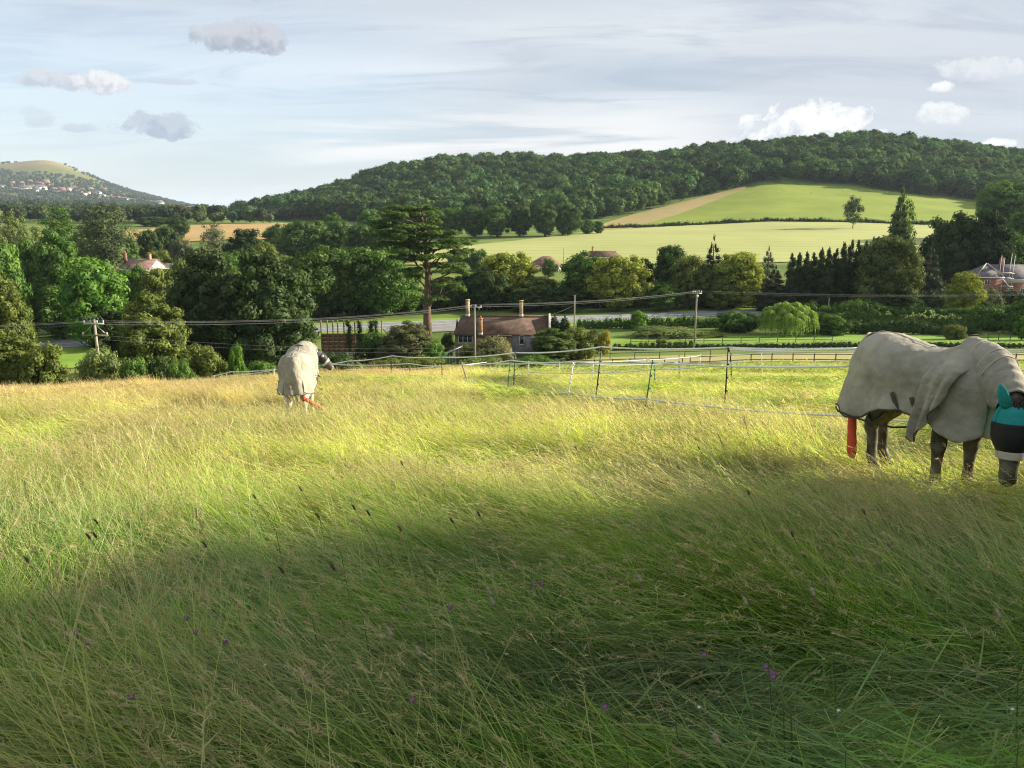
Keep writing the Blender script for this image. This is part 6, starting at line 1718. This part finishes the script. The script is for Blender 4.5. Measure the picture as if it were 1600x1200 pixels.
G0 = [tuft('grass_tuft_a%d' % i, 100 + i, 38, 8, 0.20, 0.68, (0.0068, 0.0055, 0.0085)[i % 3], 6, (0.5, 0.8, 1.05, 0.65, 0.9)[i % 5], 0.6, 1.0, (0, 0, 9, 0, 4)[i % 5]) for i in range(12)]
G1 = [tuft('grass_tuft_b%d' % i, 200 + i, 32, 7, 0.24, 0.52, 0.0085, 4, (0.45, 0.75, 0.95)[i % 3], 0.85, 1.0) for i in range(7)]
G2 = [tuft('grass_tuft_c%d' % i, 300 + i, 34, 9, 0.36, 0.42, 0.015, 3, 0.55, 0.95, 1.0) for i in range(6)]
G3 = [tuft('grass_tuft_d%d' % i, 400 + i, 40, 12, 0.85, 0.40, 0.035, 2, 0.45, 0.95, 1.0) for i in range(5)]
# colour and height of the sward, as functions of place
def smooth(a, b, x): t = np.clip((x - a) / (b - a), 0, 1); return t * t * (3 - 2 * t)
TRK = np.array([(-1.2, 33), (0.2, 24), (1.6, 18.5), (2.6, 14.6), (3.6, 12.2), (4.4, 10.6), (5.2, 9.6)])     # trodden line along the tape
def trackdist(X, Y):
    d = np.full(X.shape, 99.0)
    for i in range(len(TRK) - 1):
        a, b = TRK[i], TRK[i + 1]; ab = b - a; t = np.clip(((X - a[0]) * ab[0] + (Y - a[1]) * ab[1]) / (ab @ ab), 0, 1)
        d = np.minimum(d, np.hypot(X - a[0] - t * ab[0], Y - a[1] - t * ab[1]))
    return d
def sward(X, Y, rng):
    n = len(X)
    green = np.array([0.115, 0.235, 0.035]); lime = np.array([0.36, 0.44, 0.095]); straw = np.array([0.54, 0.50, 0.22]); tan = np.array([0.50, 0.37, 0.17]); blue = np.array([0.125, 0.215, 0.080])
    a = fbm(X, Y, 2.6, 31); b = fbm(X, Y, 0.9, 33); c_ = fbm(X, Y, 7.0, 35)
    c = lime[None] * np.ones((n, 1))
    w = smooth(0.42, 0.62, a)[:, None]; c = c * (1 - w * .55) + green * w * .55
    w = smooth(0.50, 0.70, b)[:, None] * .55; c = c * (1 - w) + straw * w
    # dry seeded grass over the left and far part of the meadow
    left = smooth(-0.02, -0.42, X / np.maximum(Y, 6)) * smooth(10, 22, Y); left = np.maximum(left * 0.7, smooth(24, 30, Y) * smooth(0.0, -.15, X / np.maximum(Y, 6)) * .7)
    w = (left * smooth(0.30, 0.55, c_ * .5 + b * .5 + .12))[:, None]; c = c * (1 - w) + tan * w
    # greener close to the camera
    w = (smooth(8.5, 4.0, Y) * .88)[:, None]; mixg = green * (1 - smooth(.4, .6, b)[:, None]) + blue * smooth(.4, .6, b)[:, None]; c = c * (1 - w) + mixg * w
    # brownish fescue patches
    w = (smooth(.60, .72, fbm(X, Y, 1.7, 41)) * .32)[:, None]; c = c * (1 - w) + np.array([0.30, 0.24, 0.11]) * w
    td = trackdist(X, Y); w = (smooth(1.3, .4, td) * .75)[:, None]; c = c * (1 - w) + np.array([0.085, 0.12, 0.035]) * w  # trodden line: darker green, with the grass shadow of the trough tinted in
    c = c * (0.70 + 0.62 * smooth(.25, .75, fbm(X, Y, 0.75, 91, 2)))[:, None]
    c = c * rng.uniform(.85, 1.2, (n, 1)) * (1 + .08 * rng.normal(size=(n, 3)))
    h = 0.70 + 0.95 * (fbm(X, Y, 1.9, 51) - .5) * 2 * .6 + .25 * (fbm(X, Y, 6.5, 52) - .5)
    h = h * (1 - .55 * smooth(1.0, .3, td))
    xt = np.interp(Y, TRK[::-1, 1], TRK[::-1, 0]); pad = smooth(0.2, 1.2, X - xt) * smooth(9.0, 10.5, Y); h = h * (1 - .42 * pad)
    for (px_, py_, r_) in ((4.5, 8.0, 1.6), (x2, 14.3, 1.5)):
        h = h * (1 - .50 * smooth(r_, r_ * .4, np.hypot(X - px_, Y - py_)))
    # lodged patches lie over in the wind
    lo = smooth(.46, .66, fbm(X, Y, 2.2, 61)); lodge = lo * .75 + .12 * rng.random(n)
    return np.clip(c, .01, .9), np.clip(h, .3, 1.5), lodge
def meadow(name, label, y0, y1, dens, protos, seed, umax=0.86, xm=1.6, hmul=1.0, xymul=1.0, test=None):
    rng = np.random.default_rng(seed)
    xw = umax * y1 + xm; n = int((2 * xw) * (y1 - y0) * dens)
    X = rng.uniform(-xw, xw, n); Y = rng.uniform(y0, y1, n); k = np.abs(X) < umax * Y + xm
    if test is not None: k &= test(X, Y, rng)
    X, Y = X[k], Y[k]; n = len(X); Z = H(X, Y)
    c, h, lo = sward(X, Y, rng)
    rot = np.stack([rng.normal(0, .10, n), -lo * 1.0 + rng.normal(0, .10, n), rng.normal(0, .45, n) + 2.4 * (fbm(X, Y, 1.6, 71) - .5)], 1)
    s = rng.uniform(.8, 1.2, n) * xymul
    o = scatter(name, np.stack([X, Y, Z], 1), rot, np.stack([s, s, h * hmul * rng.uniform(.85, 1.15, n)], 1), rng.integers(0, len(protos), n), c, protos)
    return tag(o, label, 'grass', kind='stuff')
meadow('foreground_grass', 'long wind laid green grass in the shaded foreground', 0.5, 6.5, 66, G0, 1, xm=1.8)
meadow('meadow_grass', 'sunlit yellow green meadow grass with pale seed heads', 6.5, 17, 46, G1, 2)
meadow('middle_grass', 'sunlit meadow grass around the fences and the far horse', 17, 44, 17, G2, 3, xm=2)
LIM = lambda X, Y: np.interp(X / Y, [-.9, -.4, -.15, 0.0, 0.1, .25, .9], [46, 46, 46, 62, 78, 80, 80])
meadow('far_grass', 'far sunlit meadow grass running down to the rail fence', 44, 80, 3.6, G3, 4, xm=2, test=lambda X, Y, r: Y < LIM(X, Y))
# ------------------------------------------------------------------ flowers and single seed heads
M_CLOVER = mat('clover_pink', (0.26, 0.13, 0.21), 0.8, var=0.3, vscale=60); M_DSEED = mat('dark_seed_head', (0.085, 0.05, 0.045), 0.9, var=0.3, vscale=60)
M_PSEED = mat('pale_seed_head', (0.34, 0.30, 0.19), 0.9, var=0.3, vscale=60); M_STEM = mat('green_stem', (0.12, 0.17, 0.05), 0.8); M_WFL = mat('white_petals', (0.7, 0.7, 0.66), 0.8)
def petals(m, r, n, seed, stretch=1.0):
    rng = np.random.default_rng(seed); d = rdirs(rng, n); d[:, 2] = d[:, 2] * .8 + .2
    V, Fq = leaf_quads(rng, d * r * np.array([1, 1, stretch]), (d + .5 * rdirs(rng, n)) / 1.2, r * .42, .35, d)
    V2 = ICO1[0] * r * .7 * np.array([1, 1, stretch])
    return mesh_np('head', np.concatenate([V, V2]), [Fq, ICO1[1] + len(V)], m)
CLM = petals(M_CLOVER, .0115, 70, 1); DSM = petals(M_DSEED, .008, 90, 2, 3.4); PSM = petals(M_PSEED, .010, 90, 3, 3.8); WFM = petals(M_WFL, .006, 40, 4, .6)
KIND_TEXT = '%s, %s of its kind'
CLOVER_TEXT = 'pink clover head in the shaded grass'
SEED_TEXT = 'dark brown seed head on a thin stalk'
KNOB_TEXT = 'pale knobbly seed head in the shaded foreground'
WHITE_TEXT = 'tiny white flower in the shaded foreground'
def stemmed(name, cat, label, px, row, hm, hh, lean, group, seed, rank=None):
    if rank is not None: label = KIND_TEXT % (label, nth(*rank))
    """stand a stemmed flower so that its head is seen above the grass at column px, row"""
    for y in np.linspace(1.5, 16, 400):
        t = row2t(row)
        x = px2x(px, y, row2z(row, y))
        if EYE - t * y <= Hs(x, y) + hh: break
    hx_, hz_ = x, EYE - t * y
    bx = hx_ + lean; bz = Hs(bx, y) - .02
    e = thing(name, label, cat, (bx, y, bz), 0, group)
    top = Vector((hx_ - bx, 0, hz_ - bz)); mid = top * .55 + Vector((lean * .25, 0, .06))
    q = MB(); q.tube([(0, 0, 0), mid, top], [.0025, .002, .0015], 5); q.obj('stem', M_STEM, e, smooth=True)
    o = obj('head', hm, e, tuple(top)); d = (top - mid); o.rotation_euler = d.to_track_quat('Z', 'X').to_euler()
LST = [(291, 967), (305, 988), (120, 990), (137, 1005), (847, 913), (634, 950), (703, 950), (1207, 1052), (205, 1090), (645, 1094), (1292, 904), (1208, 1058), (945, 1105), (352, 1002), (1390, 852), (1100, 1024), (1196, 1042), (835, 915)]
RK = ranks([a for a, b in LST])
for i, (px, row) in enumerate(LST):
    stemmed('clover_flower', 'flower', CLOVER_TEXT, px, row, CLM, .42, .10, 'pink clovers in the foreground', i, rank=(RK[i], len(LST)))
LST = [(320, 851), (42, 875), (150, 815), (138, 838), (148, 836), (398, 776), (470, 764), (553, 793), (497, 807), (576, 802), (625, 826), (706, 813), (520, 886), (440, 891), (628, 724), (1170, 770), (1092, 700), (1238, 835), (1350, 800), (900, 700), (1060, 730), (748, 803)]
RK = ranks([a for a, b in LST])
for i, (px, row) in enumerate(LST):
    stemmed('seed_stalk', 'grass stalk', SEED_TEXT, px, row, DSM, .60, .16, 'dark seed heads along the shadow edge', 40 + i, rank=(RK[i], len(LST)))
LST = [(610, 988), (655, 1018), (480, 1063), (1270, 926), (765, 925), (770, 940), (1120, 1155), (1165, 940), (1560, 960), (1000, 905), (1340, 875)]
RK = ranks([a for a, b in LST])
for i, (px, row) in enumerate(LST):
    stemmed('cocksfoot_stalk', 'grass stalk', KNOB_TEXT, px, row, PSM, .55, .14, 'pale seed heads in the foreground', 80 + i, rank=(RK[i], len(LST)))
LST = [(414, 1039), (1310, 1110), (1582, 1108), (1092, 1105)]
RK = ranks([a for a, b in LST])
for i, (px, row) in enumerate(LST):
    stemmed('white_flower', 'flower', WHITE_TEXT, px, row, WFM, .40, .05, 'tiny white flowers in the foreground', 90 + i, rank=(RK[i], len(LST)))
# ------------------------------------------------------------------ haze
def haze():
    x0, x1, y0, y1, z0, z1 = -14000, 14000, -300, 24500, -90, 330
    mb = MB(); mb.box(((x0 + x1) / 2, (y0 + y1) / 2, (z0 + z1) / 2), (x1 - x0, y1 - y0, z1 - z0))
    m = bpy.data.materials.new('haze'); m.use_nodes = True; t = m.node_tree; t.nodes.clear()
    o = t.nodes.new('ShaderNodeOutputMaterial'); v = t.nodes.new('ShaderNodeVolumePrincipled')
    v.inputs['Color'].default_value = (0.72, 0.84, 1.0, 1); v.inputs['Density'].default_value = 0.000055; v.inputs['Anisotropy'].default_value = 0.0
    t.links.new(v.outputs[0], o.inputs['Volume'])
    ob = mb.obj('haze', m); tag(ob, 'thin bluish air', None, kind='stuff')
haze()
